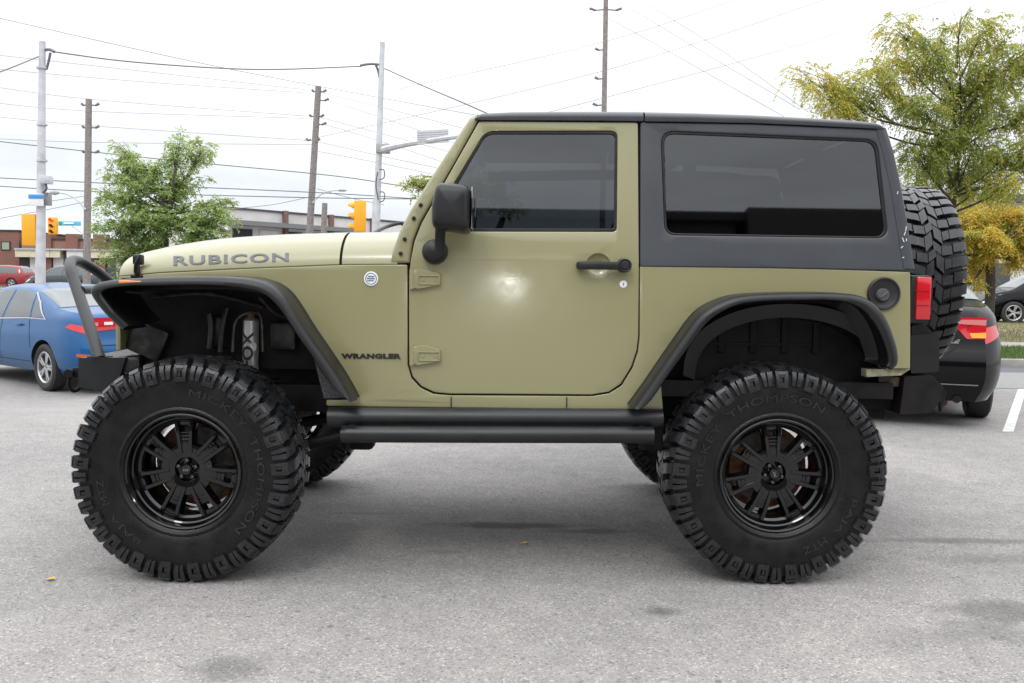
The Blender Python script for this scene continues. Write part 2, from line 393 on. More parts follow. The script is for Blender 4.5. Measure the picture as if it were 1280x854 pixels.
# --- bonnet
zl_t = sorted([(SU(px, py, Ys).x, SU(px, py, Ys).z) for px, py in ((149, 344.5), (200, 340), (300, 335), (425, 330), (510, 329.5))])
A_H = .26
zt_t = []
for px, py in ((149.5, 343), (151, 338), (154, 332), (160, 326), (170, 320.5), (190, 314), (220, 307), (260, 300.5), (300, 296.5), (350, 293.5), (425, 291), (495, 290)):
    Y = .6
    for _ in range(5): q = U(px, py, Y); Y = Ys(q.x, 1.28) + A_H
    zt_t.append((q.x, q.z))
zt_t.sort()
def zl(x): return interp(zl_t, x)
def zt(x): return max(interp(zt_t, x), zl(x) + .004)
def Yh(x, z):
    t = min(max((z - zl(x)) / (zt(x) - zl(x)), 0), .9995)
    return Ys(x, zl(x)) + A_H * (1 - sqrt(1 - t * t)) + .012 * t
def hoodrows(x0, x1, n=46):
    rows = []
    for i in range(n + 1):
        u = i / n; x = x0 + (x1 - x0) * (u ** 1.5 if x0 < 0 else u)
        a, b = zl(x), zt(x); y0 = Ys(x, a); row = [(x, y0 + .03, a - .012), (x, y0 + .006, a - .008)]
        for k in range(15):
            t = sin(pi / 2 * k / 14); row.append((x, y0 + A_H * (1 - cos(pi / 2 * k / 14)) + .012 * t, a + (b - a) * t))
        cr_ = .02 * min(1, max(0, (x - x0)) * 5)
        y1 = row[-1][1]
        for k in range(1, 7): row.append((x, y1 + (YC - y1) * k / 6, b + cr_ * sin(pi / 2 * k / 6)))
        rows.append(row + [(p[0], 2 * YC - p[1], p[2]) for p in row[-2::-1]])
    return rows
xh0 = U(149.3, 343, Ys(-.4, 1.27)).x; xh1 = U(424, 330, Ys(.6, 1.3)).x; xh2 = U(427.5, 330, Ys(.6, 1.3)).x; xh3 = U(497, 330, .24).x
hood = loft('bonnet', hoodrows(xh0, xh1), M_OLIVE, JR)
cowl = loft('cowl', hoodrows(xh2, xh3, 14), M_OLIVE, JR)
MB().grid([[(x, y, 1.2) for y in (.4, 1.6)] for x in (xh1, xh2)])
mb = MB(); rr = hoodrows(xh1 - .01, xh2 + .01, 2); rr = [[(p[0], YC + (p[1] - YC) * .985, p[2] - .012) for p in r] for r in rr]; mb.grid(rr); mb.build('bonnet_gap_seal', M_SEAM, JR, True)
def hoodmap(u, v):
    px = 217 + (361 - 217) * u; py = (332.2 - 5.2 * u) - v * (12.0 - 1.2 * u) 
    return SU(px - 0 * v, py, Yh) + Vector((0, -.0015, 0))
text_on('bonnet_lettering', 'RUBICON', M_LETT, hood, hoodmap, (0, -.0015, .001), bold=.022, spacing=1.12, inv=False)
def wrmap(u, v):
    px = 426.5 + (501.5 - 426.5) * u; py = 448.4 - v * 6.6 + .3 * u
    return SU(px, py, Ys) + Vector((0, -.001, 0))
text_on('side_lettering', 'WRANGLER', M_LETB, body, wrmap, (0, -.0025, 0), bold=.06, spacing=1.10, inv=False)
# round badge
bp_ = SU(464, 348.5, Ys)
MB().lathe([(0, .0), (0, .030), (.004, .031)], 'Y', 30, (bp_.x, bp_.y - .006, bp_.z)).build('badge', M_SILV, body)
mb = MB()
mb.lathe([(0, .021), (-.001, .0245)], 'Y', 30, (bp_.x, bp_.y - .0065, bp_.z))
for k in range(3): mb.box((bp_.x - .001 * k, bp_.y - .0075, bp_.z + .010 - .009 * k), (.034 - .006 * abs(k - 1), .001, .0045))
mb.build('badge_print', mat('badge_blue', (.10, .15, .22), .5), body)
# bonnet latch
lp = SU(176, 330, Yh)
mb = MB()
mb.box((lp.x, lp.y - .025, lp.z + .018), (.045, .03, .045), bev=.008); mb.box((lp.x - .004, lp.y - .03, lp.z - .022), (.022, .018, .06), bev=.006)
mb.box((lp.x - .008, lp.y - .02, lp.z - .055), (.055, .025, .018), bev=.006); mb.tube([(lp.x + .012, lp.y - .035, lp.z + .04), (lp.x - .006, lp.y - .042, lp.z), (lp.x - .012, lp.y - .035, lp.z - .04)], .006)
mb.build('bonnet_latch', M_PLAS, hood)
# --- windscreen frame
pil_px = [(487.5, 328.5), (491, 312), (499, 290), (513, 262), (552, 201), (588, 146, 4), (597, 142), (598, 150), (570, 200), (543, 247), (525, 279), (516, 302), (512, 329, 2)]
wf = panel('windscreen_pillar', [fil(pil_px)], M_OLIVE, off=.004, T=.07, b=.012, cuts=14, **P); mirror_obj(wf, JR)
a = SU(590, 146, Ys); b_ = SU(492, 315, Ys)
MB().box((a.x + .01, YC, a.z - .02), (.05, 1.30, .06), bev=.01).build('windscreen_rail', M_OLIVE, wf); MB().box((b_.x + .01, YC, b_.z), (.05, 1.42, .05), bev=.01).build('windscreen_rail', M_OLIVE, wf)
MB().add([(b_.x, .30, b_.z), (b_.x, 1.70, b_.z), (a.x, 1.64, a.z - .02), (a.x, .36, a.z - .02)], [(0, 1, 2, 3)]).build('windscreen_glass', M_WGLASS, wf)
for px, py in ((526, 256.5), (517.5, 273), (506, 299), (501, 317)):
    q = SU(px, py, Ys); MB().lathe([(-.012, 0.0), (-.011, .006), (-.006, .0085), (0, .009)], 'Y', 16, (q.x, q.y - .006, q.z)).build('frame_bolt', M_PLAS, wf)
wp = U(485, 285, .9)
mb = MB(); mb.tube([(wp.x - .06, .7, 1.46), (wp.x - .02, .9, wp.z), (wp.x + .05, 1.0, wp.z + .03), (wp.x + .07, 1.0, wp.z + .01)], .009); mb.build('wiper', M_PLAS, JR, True)
# --- door
door_px = [(599, 151.5, 3), (797.5, 153, 4), (798, 420), (796, 438), (789, 459), (776, 480), (761, 490), (740, 493.5), (562, 492.3), (543, 490.5), (527, 483), (516, 471), (511.3, 455), (511.3, 345), (513.5, 325), (518, 302), (527, 279), (545, 247), (571, 201)]
win_o = fil([(607, 163.5, 12), (772, 163.5, 9), (771, 290, 6), (560, 289.5, 8), (562, 238, 8)])
win_i = fil([(608, 167.5, 10), (769, 167.5, 7), (767.5, 286, 4), (564, 285.5, 6), (566, 240, 6)])
door = panel('door', [fil(door_px), win_o, circ(748, 332, 15)], M_OLIVE, off=.003, T=.035, b=.004, cuts=18, **P)
c_ = (655, 330)
grow = [(c_[0] + (p[0] - c_[0]) * 1.05, c_[1] + (p[1] - c_[1]) * 1.045) for p in fil(door_px)]; shr = [(c_[0] + (p[0] - c_[0]) * .955, c_[1] + (p[1] - c_[1]) * .955) for p in fil(door_px)]
panel('door_seal', [grow, shr], M_SEAM, off=-.026, T=.012, b=.001, cuts=14, **P)
gl = panel('window', [win_i], M_GLASS, off=-.012, T=.005, b=.001, cuts=8, res=0, parent=door, surf=Ys, inv=False)
panel('window_seal', [win_o, win_i], M_PLAS, off=-.004, T=.012, b=.002, cuts=14, parent=door, surf=Ys, inv=False)
q = SU(748, 332, Ys); mb = MB(); R_ = 15.3 / 293
mb.lathe([(.0, R_), (.004, R_ * .97), (.016, R_ * .72), (.022, R_ * .4), (.024, 0.0001)], 'Y', 32, (q.x, q.y - .003, q.z)); mb.build('handle_recess', M_OLIVE, door)
h0 = SU(726, 332, Ys); h1 = SU(779, 332, Ys)
mb = MB(); mb.box(((h0.x + h1.x) / 2 - .005, h0.y - .045, h0.z), (h1.x - h0.x + .02, .024, .034), bev=.010)
mb.box((h0.x, h0.y - .02, h0.z), (.04, .045, .034), bev=.010)
mb.lathe([(-.062, .0001), (-.062, .015), (-.060, .0175), (-.056, .018), (-.057, .021), (-.060, .025), (-.056, .029), (0.0, .031)], 'Y', 28, (h1.x, h1.y, h1.z))
mb.build('door_handle', M_PLAS, door)
q = SU(779, 355.5, Ys); mb = MB(); mb.lathe([(-.005, .0001), (-.005, .014), (0, .0165)], 'Y', 24, (q.x, q.y - .003, q.z)); mb.build('door_lock', M_SILV, door)
MB().box((q.x, q.y - .009, q.z), (.003, .002, .012)).build('keyhole', M_LETB, door)
for cy in (349, 444):
    mb = MB(); a = SU(515, cy, Ys)
    mb.lathe([(-.042, .0001), (-.042, .010), (.042, .010), (.042, .0001)], 'Z', 16, (a.x, a.y - .012, a.z))
    pts = [SU(px, py, Ys) for px, py in ((520.5, cy - 12.5), (533, cy - 12.5), (551, cy - 7), (551.5, cy + 7.5), (533, cy + 11), (520.5, cy + 13))]
    n = len(pts); o_ = -.004; i_ = -.020
    c_ = sum(pts, Vector()) / n
    vs = [p + Vector((0, o_, 0)) for p in pts] + [c_ + (p - c_) * .93 + Vector((0, i_, 0)) for p in pts]
    mb.add(vs, [tuple(range(n, 2 * n))] + [(k, (k + 1) % n, (k + 1) % n + n, k + n) for k in range(n)])
    rc = SU(536.5, cy + 1, Ys)
    for sx_, sz_, wx, wz in ((0, .018, .090, .004), (0, -.018, .090, .004), (.045, 0, .004, .04), (-.045, 0, .004, .04)):
        mb.box((rc.x + sx_, rc.y - .0225, rc.z + sz_), (wx, .006, wz), bev=.001)
    for sx_ in (-.025, .025): mb.lathe([(-.003, .0001), (-.003, .005), (0, .006)], 'Y', 12, (rc.x + sx_, rc.y - .020, rc.z))
    mb.box((a.x + .018, a.y - .012, a.z), (.025, .014, .078), bev=.003)
    mb.build('hinge', M_OLIVE, door)
# --- mirror
q = SU(544, 315, Ys); mb = MB()
mb.lathe([(-.075, .0001), (-.072, .03), (-.060, .045), (-.035, .053), (0, .055)], 'Y', 28, (q.x, q.y - .002, q.z))
h = U(551, 300, .10); hb = U(550, 278, .08)
mb.tube([(q.x + .02, q.y - .05, q.z - .01), (q.x + .025, q.y - .07, q.z + .05), (q.x + .03, q.y - .12, q.z + .12)], [.024, .022, .022])
c1 = U(564.5, 260.5, .06)
def sec(y, sx, sz, dx=0, dz=0, n=28):
    out = []
    for k in range(n):
        t = 2 * pi * k / n; ct, st = cos(t), sin(t)
        e = .30; X = math.copysign(abs(ct) ** e, ct) * sx; Z = math.copysign(abs(st) ** e, st) * sz
        if X < 0 and Z > 0: X *= 1 - .22 * (Z / sz)
        if Z < 0 and X < 0: Z *= .93
        out.append((c1.x + dx + X, y, c1.z + dz + Z - .06 * X))
    return out
rows = []
for u, sx, sz, in ((-.14, .0001, .0001), (-.14, .052, .062), (-.128, .068, .082), (-.10, .076, .094), (-.04, .078, .098), (.06, .078, .098), (.10, .070, .09), (.10, .0001, .0001)):
    rows.append(sec(.10 + u, sx, sz))
mb.grid(rows, close_v=True)
mir = mb.build('mirror', M_PLAS, door, ang=50)
MB().box((c1.x + .084, .10, c1.z), (.004, .19, .165), bev=.002).build('mirror_glass', mat('mirror_silver', (.5, .5, .52), .05, metal=1), door)
# seams of the sill
for px in (564, 708.5):
    a = SU(px, 496, Ys); b_ = SU(px, 509, Ys); MB().box(((a.x), a.y - .001, (a.z + b_.z) / 2), (.004, .006, a.z - b_.z)).build('panel_seam', M_SEAM, body)
door2 = mirror_obj(door, JR); 
for ch in list(door.children):
    if ch.name.split('.')[0] in ('window', 'window_seal', 'door_handle', 'mirror', 'handle_recess'): mirror_obj(ch, door2)
# --- roof and hardtop
ht_px = [(800.5, 152.5, 2), (940, 154.5), (1097, 161.5, 6), (1104, 168), (1111, 188), (1121, 236), (1137.5, 339, 2), (960, 335.5), (800, 333.5, 2)]
w2o = fil([(826, 163.5, 18), (1097, 174.5, 16), (1111, 298, 16), (831, 294, 14)], 7); w2i = fil([(829.5, 167, 15), (1093, 177.5, 13), (1106.5, 296, 14), (833.5, 291.5, 12)], 7)
ht = panel('hardtop_side', [fil(ht_px), w2o], M_TOP, off=.004, T=.03, b=.006, cuts=12, **P); mirror_obj(ht, JR)
for mir_ in (0, 1):
    g1 = panel('side_window', [w2i], M_GLASS, off=-.010, T=.005, b=.001, cuts=8, res=0, parent=ht, surf=Ys, inv=False)
    g2 = panel('window_trim', [w2o, w2i], M_PLAS, off=-.003, T=.014, b=.003, cuts=12, parent=ht, surf=Ys, inv=False)
    if mir_:
        for g in (g1, g2):
            for v in g.data.vertices: v.co.y = 2 * YC - v.co.y
            g.data.flip_normals()
def roofrows(pxs, low, high, x_end=None):
    rows = []
    for px, pl, ph in zip(pxs, low, high):
        a = SU(px, pl, Ys); b = SU(px, ph, Ys); h = b.z - a.z
        row = [(a.x, a.y + .02, a.z - .002), (a.x, a.y - .014, a.z), (a.x, a.y - .018, a.z + h * .35)]
        for k in range(1, 7):
            t = pi / 2 * k / 6; row.append((a.x, a.y - .018 + .07 * (1 - cos(t)), a.z + h * .35 + (h * .65) * sin(t)))
        y1 = row[-1][1]
        for k in range(1, 5): row.append((a.x, y1 + (YC - y1) * k / 4, b.z + .012 * sin(pi / 2 * k / 4)))
        rows.append(row + [(p[0], 2 * YC - p[1], p[2]) for p in row[-2::-1]])
    return rows
rf = roofrows([594, 597, 602, 640, 700, 760, 803.5], [150.5, 150.5, 150.8, 150.8, 151, 151.5, 152], [147, 143.5, 140.5, 138.6, 138.2, 138.2, 138.4])
mb = MB(); mb.grid(rf); mb.grid([rf[0], [(p[0] + .002, p[1], rf[0][0][2]) for p in rf[0]]]); mb.build('roof_panel', M_TOP, JR, True, ang=50)
rr = roofrows([805.5, 870, 940, 1010, 1070, 1092, 1099, 1103], [152.2, 153, 154.3, 157.3, 160.2, 161.4, 162, 163], [138.6, 140, 142.4, 146, 149.6, 151.6, 154, 159])
mb = MB(); mb.grid(rr)
ra = SU(1103, 163, Ys); rb = SU(1137.5, 337, Ys)
mb.grid([[(ra.x, ra.y - .01, ra.z), (ra.x + .005, YC, ra.z + .02), (ra.x, 2 * YC - ra.y + .01, ra.z)], [(rb.x, rb.y, rb.z), (rb.x + .01, YC, rb.z), (rb.x, 2 * YC - rb.y, rb.z)]])
mb.build('hardtop_roof', M_TOP, ht, ang=50)
# rounded rear corner moulding and drip rail line
rows = []
for px, py in ((1102, 160), (1106, 172), (1112, 192), (1122, 238), (1130, 288), (1138, 336)):
    a = SU(px, py, Ys); rows.append([(a.x - .03, a.y - .006, a.z), (a.x - .005, a.y - .013, a.z), (a.x + .013, a.y - .008, a.z), (a.x + .024, a.y + .012, a.z), (a.x + .026, a.y + .04, a.z)])
rc_ = MB().grid(rows).build('rear_corner_moulding', M_TOP, ht); mirror_obj(rc_)
MB().grid([[(ra.x + .03, .5, ra.z - .15), (ra.x + .03, 1.5, ra.z - .15)], [(rb.x + .0, .5, 1.42), (rb.x + .0, 1.5, 1.42)]]).build('rear_window', M_GLASS, ht)
# scratches where the grey coating is chipped
M_CHIP = mat('chipped_primer', (.55, .56, .58), .6)
for px, py, l, an in ((1131, 292, 4, .3), (1129, 300, 5, -.4), (1127.5, 309, 3, .8), (1133, 300, 3, 0), (1122, 241, 3, .2), (1129, 322, 2, 1.3), (1132.5, 286, 5, .1)):
    q = SU(px, py, lambda x, z: Ys(x, z) - .014); MB().box(q, (.004, .001, l / 293 * 1.2), rot=Matrix.Rotation(an, 3, 'Y')).build('paint_chip', M_CHIP, ht)
# --- fender flares
def flare(pairs, zj=.0):
    O = [U(p[0], p[1], .075) for p in pairs]; E = [U(p[2], p[3], .06) for p in pairs]
    # densify
    def dens(L, n=4):
        out = []
        for i in range(len(L) - 1):
            p0 = L[max(i - 1, 0)]; p1 = L[i]; p2 = L[i + 1]; p3 = L[min(i + 2, len(L) - 1)]
            for k in range(n):
                t = k / n; out.append(.5 * ((2 * p1) + (p2 - p0) * t + (2 * p0 - 5 * p1 + 4 * p2 - p3) * t * t + (3 * p1 - p0 - 3 * p2 + p3) * t ** 3))
        return out + [L[-1]]
    O = dens(O); E = dens(E); rows = []
    for o, e in zip(O, E):
        d = (e - o); dn = Vector((d.x, 0, d.z)); yb = Ys(o.x, o.z) + .012
        row = [Vector((o.x, yb, o.z)) - dn * .25, Vector((o.x, yb - .012, o.z)) - dn * .04, Vector((o.x, (yb + .10) / 2, o.z)), Vector((o.x, .10, o.z)) + dn * .02,
               Vector((o.x, .078, o.z)) + dn * .10, Vector((o.x, .066, o.z)) + dn * .28, Vector((o.x, .060, o.z)) + dn * .6, Vector((o.x, .060, o.z)) + dn * .88, Vector((o.x, .066, o.z)) + dn * 1.0,
               Vector((o.x, .080, o.z)) + dn * 1.0, Vector((o.x, .10, o.z)) + dn * .75, Vector((o.x, yb - .02, o.z)) + dn * .65, Vector((o.x, yb + .015, o.z)) + dn * 1.5]
        rows.append(row)
    return rows
FF = [(152, 413, 160, 407), (134, 397, 144, 392), (119, 379, 132, 377), (111.5, 365, 126, 367), (116, 356, 133, 362), (131, 351, 146, 359.5), (160, 348, 166, 358), (210, 345.5, 212, 357), (260, 345, 259, 357),
      (290, 346, 285, 358.5), (312, 348, 304, 361), (333.5, 354, 326, 366), (351, 366, 343, 379), (366, 386, 357, 397), (383.5, 413, 373, 422), (404, 442, 390, 446), (422, 468.5, 405, 470), (435, 490, 421, 489), (441.5, 502, 437, 502.5)]
RF = [(790, 510.5, 800, 512), (795, 504, 811, 504), (811, 482, 825, 485), (830, 454, 843, 459), (853, 421, 866, 428), (875.5, 392, 886, 402), (902, 376, 909, 387), (932, 368.5, 936, 379), (984, 366, 984, 376), (1045, 366, 1043, 376),
      (1078, 370, 1070, 382), (1099, 383, 1086, 394), (1112, 403, 1099, 413), (1122, 432, 1108, 436), (1124, 453, 1111, 452), (1117, 462, 1108, 458)]
for L in (FF, RF):
    rows = flare(L); f1 = loft('fender_flare', rows, M_PLAS, JR, ang=50); mirror_obj(f1, JR)
    if L is FF:
        q = SU(163, 355, lambda x, z: .075); q = U(163, 353.5, .066); MB().box((q.x, .068, q.z), (.095, .012, .018), bev=.004).build('marker_light', M_ORG, f1)
# inner liner behind the rear arch and behind front slant (grey mudguard plate)
a = [U(px, py, .25) for px, py in ((391, 443), (432, 497), (405, 498))]
mp_ = mat('textured_guard', (.12, .12, .13), .38, metal=.5, bump=1.0, bscale=260, var=.7, vscale=180)
MB().add([p for p in a] + [p + Vector((0, .01, 0)) for p in a], [(0, 1, 2), (5, 4, 3), (0, 3, 4, 1), (1, 4, 5, 2), (2, 5, 3, 0)]).build('fender_guard', mp_, JR, True)
rows = []
for k in range(25):
    t = pi * (k / 24); cx = U(982, 470, .28); r1 = .50; x = cx.x - .455 * cos(t); z = cx.z + .0 + .315 * sin(t) ** .8
    rows.append([(x, .24, z), (x * 1.0, .245, z), (cx.x - .40 * cos(t), .26, cx.z - .02 + .275 * sin(t) ** .8), (cx.x - .39 * cos(t), .40, cx.z - .02 + .265 * sin(t) ** .8)])
loft('arch_liner', rows, M_PLAS, JR)
# --- rocker guard and side step
a = U(409, 523, .17); b_ = U(829, 526, .17)
mb = MB(); mb.tube([(a.x, .20, a.z), (b_.x, .20, b_.z + .004)], .043, 20, False); 
for y in (.20,): mb.box(((a.x + b_.x) / 2, .26, (a.z + b_.z) / 2 - .005), (b_.x - a.x, .10, .07), bev=.01)
rg = mb.build('rocker_guard', M_PCOAT, JR, True); mirror_obj(rg, JR)
a = U(431, 542.5, .12); b_ = U(806, 544, .12)
mb = MB(); mb.tube([(a.x + .02, .30, a.z), (a.x + .03, .15, a.z), (a.x + .09, .12, a.z), (b_.x - .06, .12, b_.z), (b_.x - .01, .14, b_.z), (b_.x, .30, b_.z)], .035, 18, True, 6)
st = mb.build('side_step', M_PCOAT, JR, True, ang=50); mirror_obj(st, JR)
a = U(815, 545, .24); mb = MB(); mb.box((a.x, .26, a.z), (.10, .03, .13), bev=.006); 
for dx, dz in ((-.02, .02), (.02, .03), (0, -.03)): mb.lathe([(-.02, .0001), (-.02, .009), (0, .009)], 'Y', 8, (a.x + dx, .245, a.z + dz))
mb.build('step_bracket', M_DARK, JR, True)
# --- chassis
mb = MB()
for y in (.58, 1.42): mb.box((1.25, y, .70), (3.4, .08, .13), bev=.01)
mb.box((1.35, YC, .66), (.5, .8, .10), bev=.02); mb.box((.9, 1.1, .66), (.4, .3, .16), bev=.03); mb.box((1.95, 1.2, .68), (.7, .5, .2), bev=.04)
mb.box((-.36, YC, .74), (.10, 1.0, .16), bev=.01); mb.box((2.98, YC, .72), (.08, 1.2, .12))
ob = U(452, 555, .7); mb.box((ob.x, .72, ob.z + .01), (.12, .12, .07), bev=.02)
ob = U(620, 550, .8); mb.lathe([(-.14, .0001), (-.14, .06), (-.08, .12), (.08, .12), (.14, .06), (.14, .0001)], 'Z', 24, (ob.x, .85, ob.z + .13))
mb.build('chassis', M_DARK, JR, True)
for x, dy in ((0.0, -.15), (2.424, 0)):
    mb = MB(); mb.tube([(x, .34, .46), (x, 1.66, .46)], .042, 16, False)
    mb.lathe([(-.14, .0001), (-.13, .07), (-.05, .125), (.05, .13), (.12, .08), (.14, .0001)], 'X', 20, (x, YC + dy, .46)); mb.build('axle', M_DARK, JR, True)
MB().tube([(.12, .86, .50), (1.0, .95, .66)], .028, 12, False).build('drive_shaft', M_DARK, JR, True); MB().tube([(1.6, 1.0, .66), (2.3, 1.0, .50)], .032, 12, False).build('drive_shaft', M_DARK, JR, True)
for y in (.50, 1.50):
    for p_, q_, r_ in (((.02, y, .40), (1.02, y, .64), .026), ((2.40, y, .40), (1.55, y, .62), .026), ((2.36, y + .05, .55), (1.75, y + .06, .70), .020)): MB().tube([p_, q_], r_, 12, False).build('control_arm', M_DARK, JR, True)
# springs
for x, y in ((.03, .56), (.03, 1.44), (2.44, .60), (2.44, 1.40)):
    mb = MB(); pts = [(x + .062 * cos(t * .5), y + .062 * sin(t * .5), .52 + t * .0049) for t in range(0, 90)]
    mb.tube(pts, .009, 8, False); mb.build('coil_spring', M_DARK, JR, True)
def shock(x0, y0, z0, x1, y1, z1, letters=False):
    mb = MB(); a = Vector((x0, y0, z0)); b = Vector((x1, y1, z1)); d = b - a
    mb.tube([a + d * .38, a + d * .42, a + d * .95, a + d * .97], [.026, .036, .036, .024], 20, False)
    o = mb.build('shock_absorber', mat('shock_silver', (.52, .52, .53), .28, metal=.55), JR, True)
    MB().tube([a, a + d * .4], .010, 10, False).build('shock_shaft', M_RUST, o); MB().tube([a + d * .95, b], [.020, .016], 12, False).build('shock_mount', M_RUST, o)
    if letters:
        def mp2(u, v):
            k = .60 + .27 * u; c = a + d * k; s = (v - .5) * 1.5 + .15; n = .0375
            return (c.x - n * sin(s) - 0.0, c.y - n * cos(s), c.z)
        text_on('shock_lettering', 'FOX', M_LETB, o, mp2, (0, -.001, 0), bold=.03, inv=False)
        c = a + d * .76
        rows = [[(c.x + .0377 * sin(.6 + .42 * r_ * cos(t)), c.y - .0380 * cos(.6 + .42 * r_ * cos(t)), c.z + .02 * r_ * sin(t)) for t in [2 * pi * k / 20 for k in range(20)]] for r_ in (.01, .5, 1)]
        mb = MB(); mb.grid(rows, close_v=True); mb.build('shock_sticker', M_SILV, o)
    return o
sa = U(314, 395, .46); sb = U(311, 500, .46)
shock(sb.x, .46, .48, sa.x, .46, sa.z + .01, True); shock(sb.x, 1.54, .48, sa.x, 1.54, sa.z + .01)
shock(2.52, .58, .45, 2.60, .66, .95); shock(2.52, 1.42, .45, 2.60, 1.34, .95)
# shock tower hoop, hoses, clutter
h = [U(px, py, .50) for px, py in ((291, 440), (293, 408), (300, 396), (314, 391), (326, 398), (328, 440))]
MB().tube(h, .009, 10).build('shock_hoop', M_IRON, JR, True)
M_GRM = mat('grimy_steel', (.028, .027, .026), .42, metal=.4, var=.5, vscale=25)
for pts_, r_ in ((((262, 392), (264, 410), (262, 436)), .014), (((284, 385), (278, 410), (276, 440)), .014), (((226, 452), (262, 448), (292, 452)), .022), (((190, 372), (260, 367), (330, 384)), .012), (((325, 372), (345, 392), (372, 402)), .009),
                 (((1050, 448), (1072, 445), (1082, 455)), .012), (((870, 475), (905, 462), (925, 458)), .010), (((1040, 455), (1060, 462), (1084, 458)), .009)):
    MB().tube([U(a_, b__, .44) for a_, b__ in pts_], r_, 8).build('hose', M_GRM, JR, True)
for (px, py, Y, d_, an_) in ((188, 425, .5, (.17, .1, .15), .4), (165, 455, .5, (.12, .12, .08), 0), (355, 420, .46, (.12, .06, .13), 0), (270, 415, .48, (.06, .04, .15), .1), (228, 470, .5, (.2, .1, .05), 0)):
    MB().box(U(px, py, Y), d_, rot=Matrix.Rotation(an_, 3, 'Y'), bev=.02).build('bracket', M_GRM, JR, True)
# --- wheels
def tyre_path(u):
    """u: distance from the tread centre line -> (y, r, ny, nr)"""
    if u < .125: return u, .450 - .45 * u * u, u * .6, 1
    if u < .165:
        t = (u - .125) / .040; a = t * 1.25
        return .125 + .030 * sin(a), .443 - .030 * (1 - cos(a)), sin(a * 1.1), cos(a * 1.1)
    t = u - .165
    return .1535 + .10 * t - .9 * t * t, .4225 - t, .98, .2
def make_tyre():
    mb = MB()
    prof = [(-.118, .238), (-.128, .236), (-.140, .250), (-.152, .285), (-.159, .325), (-.160, .36), (-.156, .395), (-.1515, .42), (-.142, .428), (-.122, .436), (-.08, .440), (0, .443)]
    prof = prof + [(-a, r) for a, r in prof[-2::-1]] + [(.09, .232), (-.09, .232)]
    mb.lathe(prof, 'Y', 96, close=True)
    mb.lathe([(-.142, .248), (-.151, .256), (-.150, .262), (-.147, .268)], 'Y', 96)
    NP = 42; p = 2 * pi / NP; mb.cur = 1
    def lug(sgn, u0, u1, tl0, tl1, tr0, tr1, h=.016, n=5, tap=.10):
        rows_b = []; rows_t = []
        for i in range(n + 1):
            k = i / n; u = u0 + (u1 - u0) * k; a = tl0 + (tl1 - tl0) * k; b = tr0 + (tr1 - tr0) * k; w = (b - a) * tap
            kk = min(max(k, .04), .96); hh = h * (1 if 0 < i < n else .92)
            for rows, off, sh in ((rows_b, -.013, 0), (rows_t, hh, w)):
                au = abs(u); y, r, ny, nr = tyre_path(au); L = sqrt(ny * ny + nr * nr); ny /= L; nr /= L
                yy = (y + ny * off) * sgn * (1 if u >= 0 else -1); rr_ = r + nr * off
                rows.append([(rr_ * cos(th), yy, rr_ * sin(th)) for th in (a + sh, b - sh)])
        vs = [q for r in rows_b for q in r] + [q for r in rows_t for q in r]; m = 2 * (n + 1); fs = []
        for i in range(n):
            A, B, C_, D = 2 * i, 2 * i + 1, 2 * i + 3, 2 * i + 2
            fs += [(m + A, m + B, m + C_, m + D), (A, D, D + m, A + m), (B, B + m, C_ + m, C_)]
        fs += [(0, m, m + 1, 1), (m - 2, m - 1, 2 * m - 1, 2 * m - 2)]
        mb.add(vs, fs)
    for sgn in (-1, 1):
        for i in range(NP):
            t0 = i * p + (p / 2 if sgn > 0 else 0); sk = .25 * p
            if i % 2 == 0:
                lug(sgn, .078, .150, t0 + sk, t0, t0 + .81 * p + sk, t0 + .81 * p, h=.019, n=4)
                lug(sgn, .150, .216, t0, t0, t0 + .27 * p, t0 + .27 * p, h=.015, n=3, tap=.03); lug(sgn, .150, .216, t0 + .60 * p, t0 + .60 * p, t0 + .81 * p, t0 + .81 * p, h=.015, n=3, tap=.03)
                lug(sgn, .150, .172, t0 + .2 * p, t0 + .2 * p, t0 + .66 * p, t0 + .66 * p, h=.0149, n=2, tap=0); lug(sgn, .196, .216, t0 + .2 * p, t0 + .2 * p, t0 + .66 * p, t0 + .66 * p, h=.0149, n=2, tap=0)
                lug(sgn, .174, .194, t0 + .38 * p, t0 + .38 * p, t0 + .58 * p, t0 + .58 * p, h=.012, n=1, tap=0)
            else:
                lug(sgn, .088, .150, t0 + .0 * p + sk, t0 + .0 * p, t0 + .76 * p + sk, t0 + .76 * p, h=.017, n=4)
                lug(sgn, .150, .206, t0 + .0 * p, t0 + .08 * p, t0 + .36 * p, t0 + .38 * p, h=.014, n=3, tap=.03); lug(sgn, .150, .206, t0 + .46 * p, t0 + .44 * p, t0 + .76 * p, t0 + .68 * p, h=.014, n=3, tap=.03)
            # centre blocks, interlocking chevrons
            if i % 2 == 0:
                lug(sgn, .006, .040, t0 - .1 * p, t0 + .35 * p, t0 + .95 * p, t0 + 1.45 * p, h=.016, n=3, tap=.04)
                lug(sgn, .044, .080, t0 + .45 * p, t0 + .30 * p, t0 + 1.15 * p, t0 + .95 * p, h=.016, n=3, tap=.04)
            else:
                lug(sgn, -.004, .030, t0 + .1 * p, t0 + .5 * p, t0 + .78 * p, t0 + 1.18 * p, h=.016, n=3, tap=.04)
                lug(sgn, .034, .082, t0 + .52 * p, t0 + .42 * p, t0 + 1.2 * p, t0 + 1.1 * p, h=.016, n=3, tap=.04)
    return mb.mesh('tyre', weld=False)
TY = make_tyre()
bm = bmesh.new(); bm.from_mesh(TY); smooth_bm(bm, 30); bm.to_mesh(TY); bm.free(); TY.materials.append(M_RUB); TY.materials.append(M_LUGR)
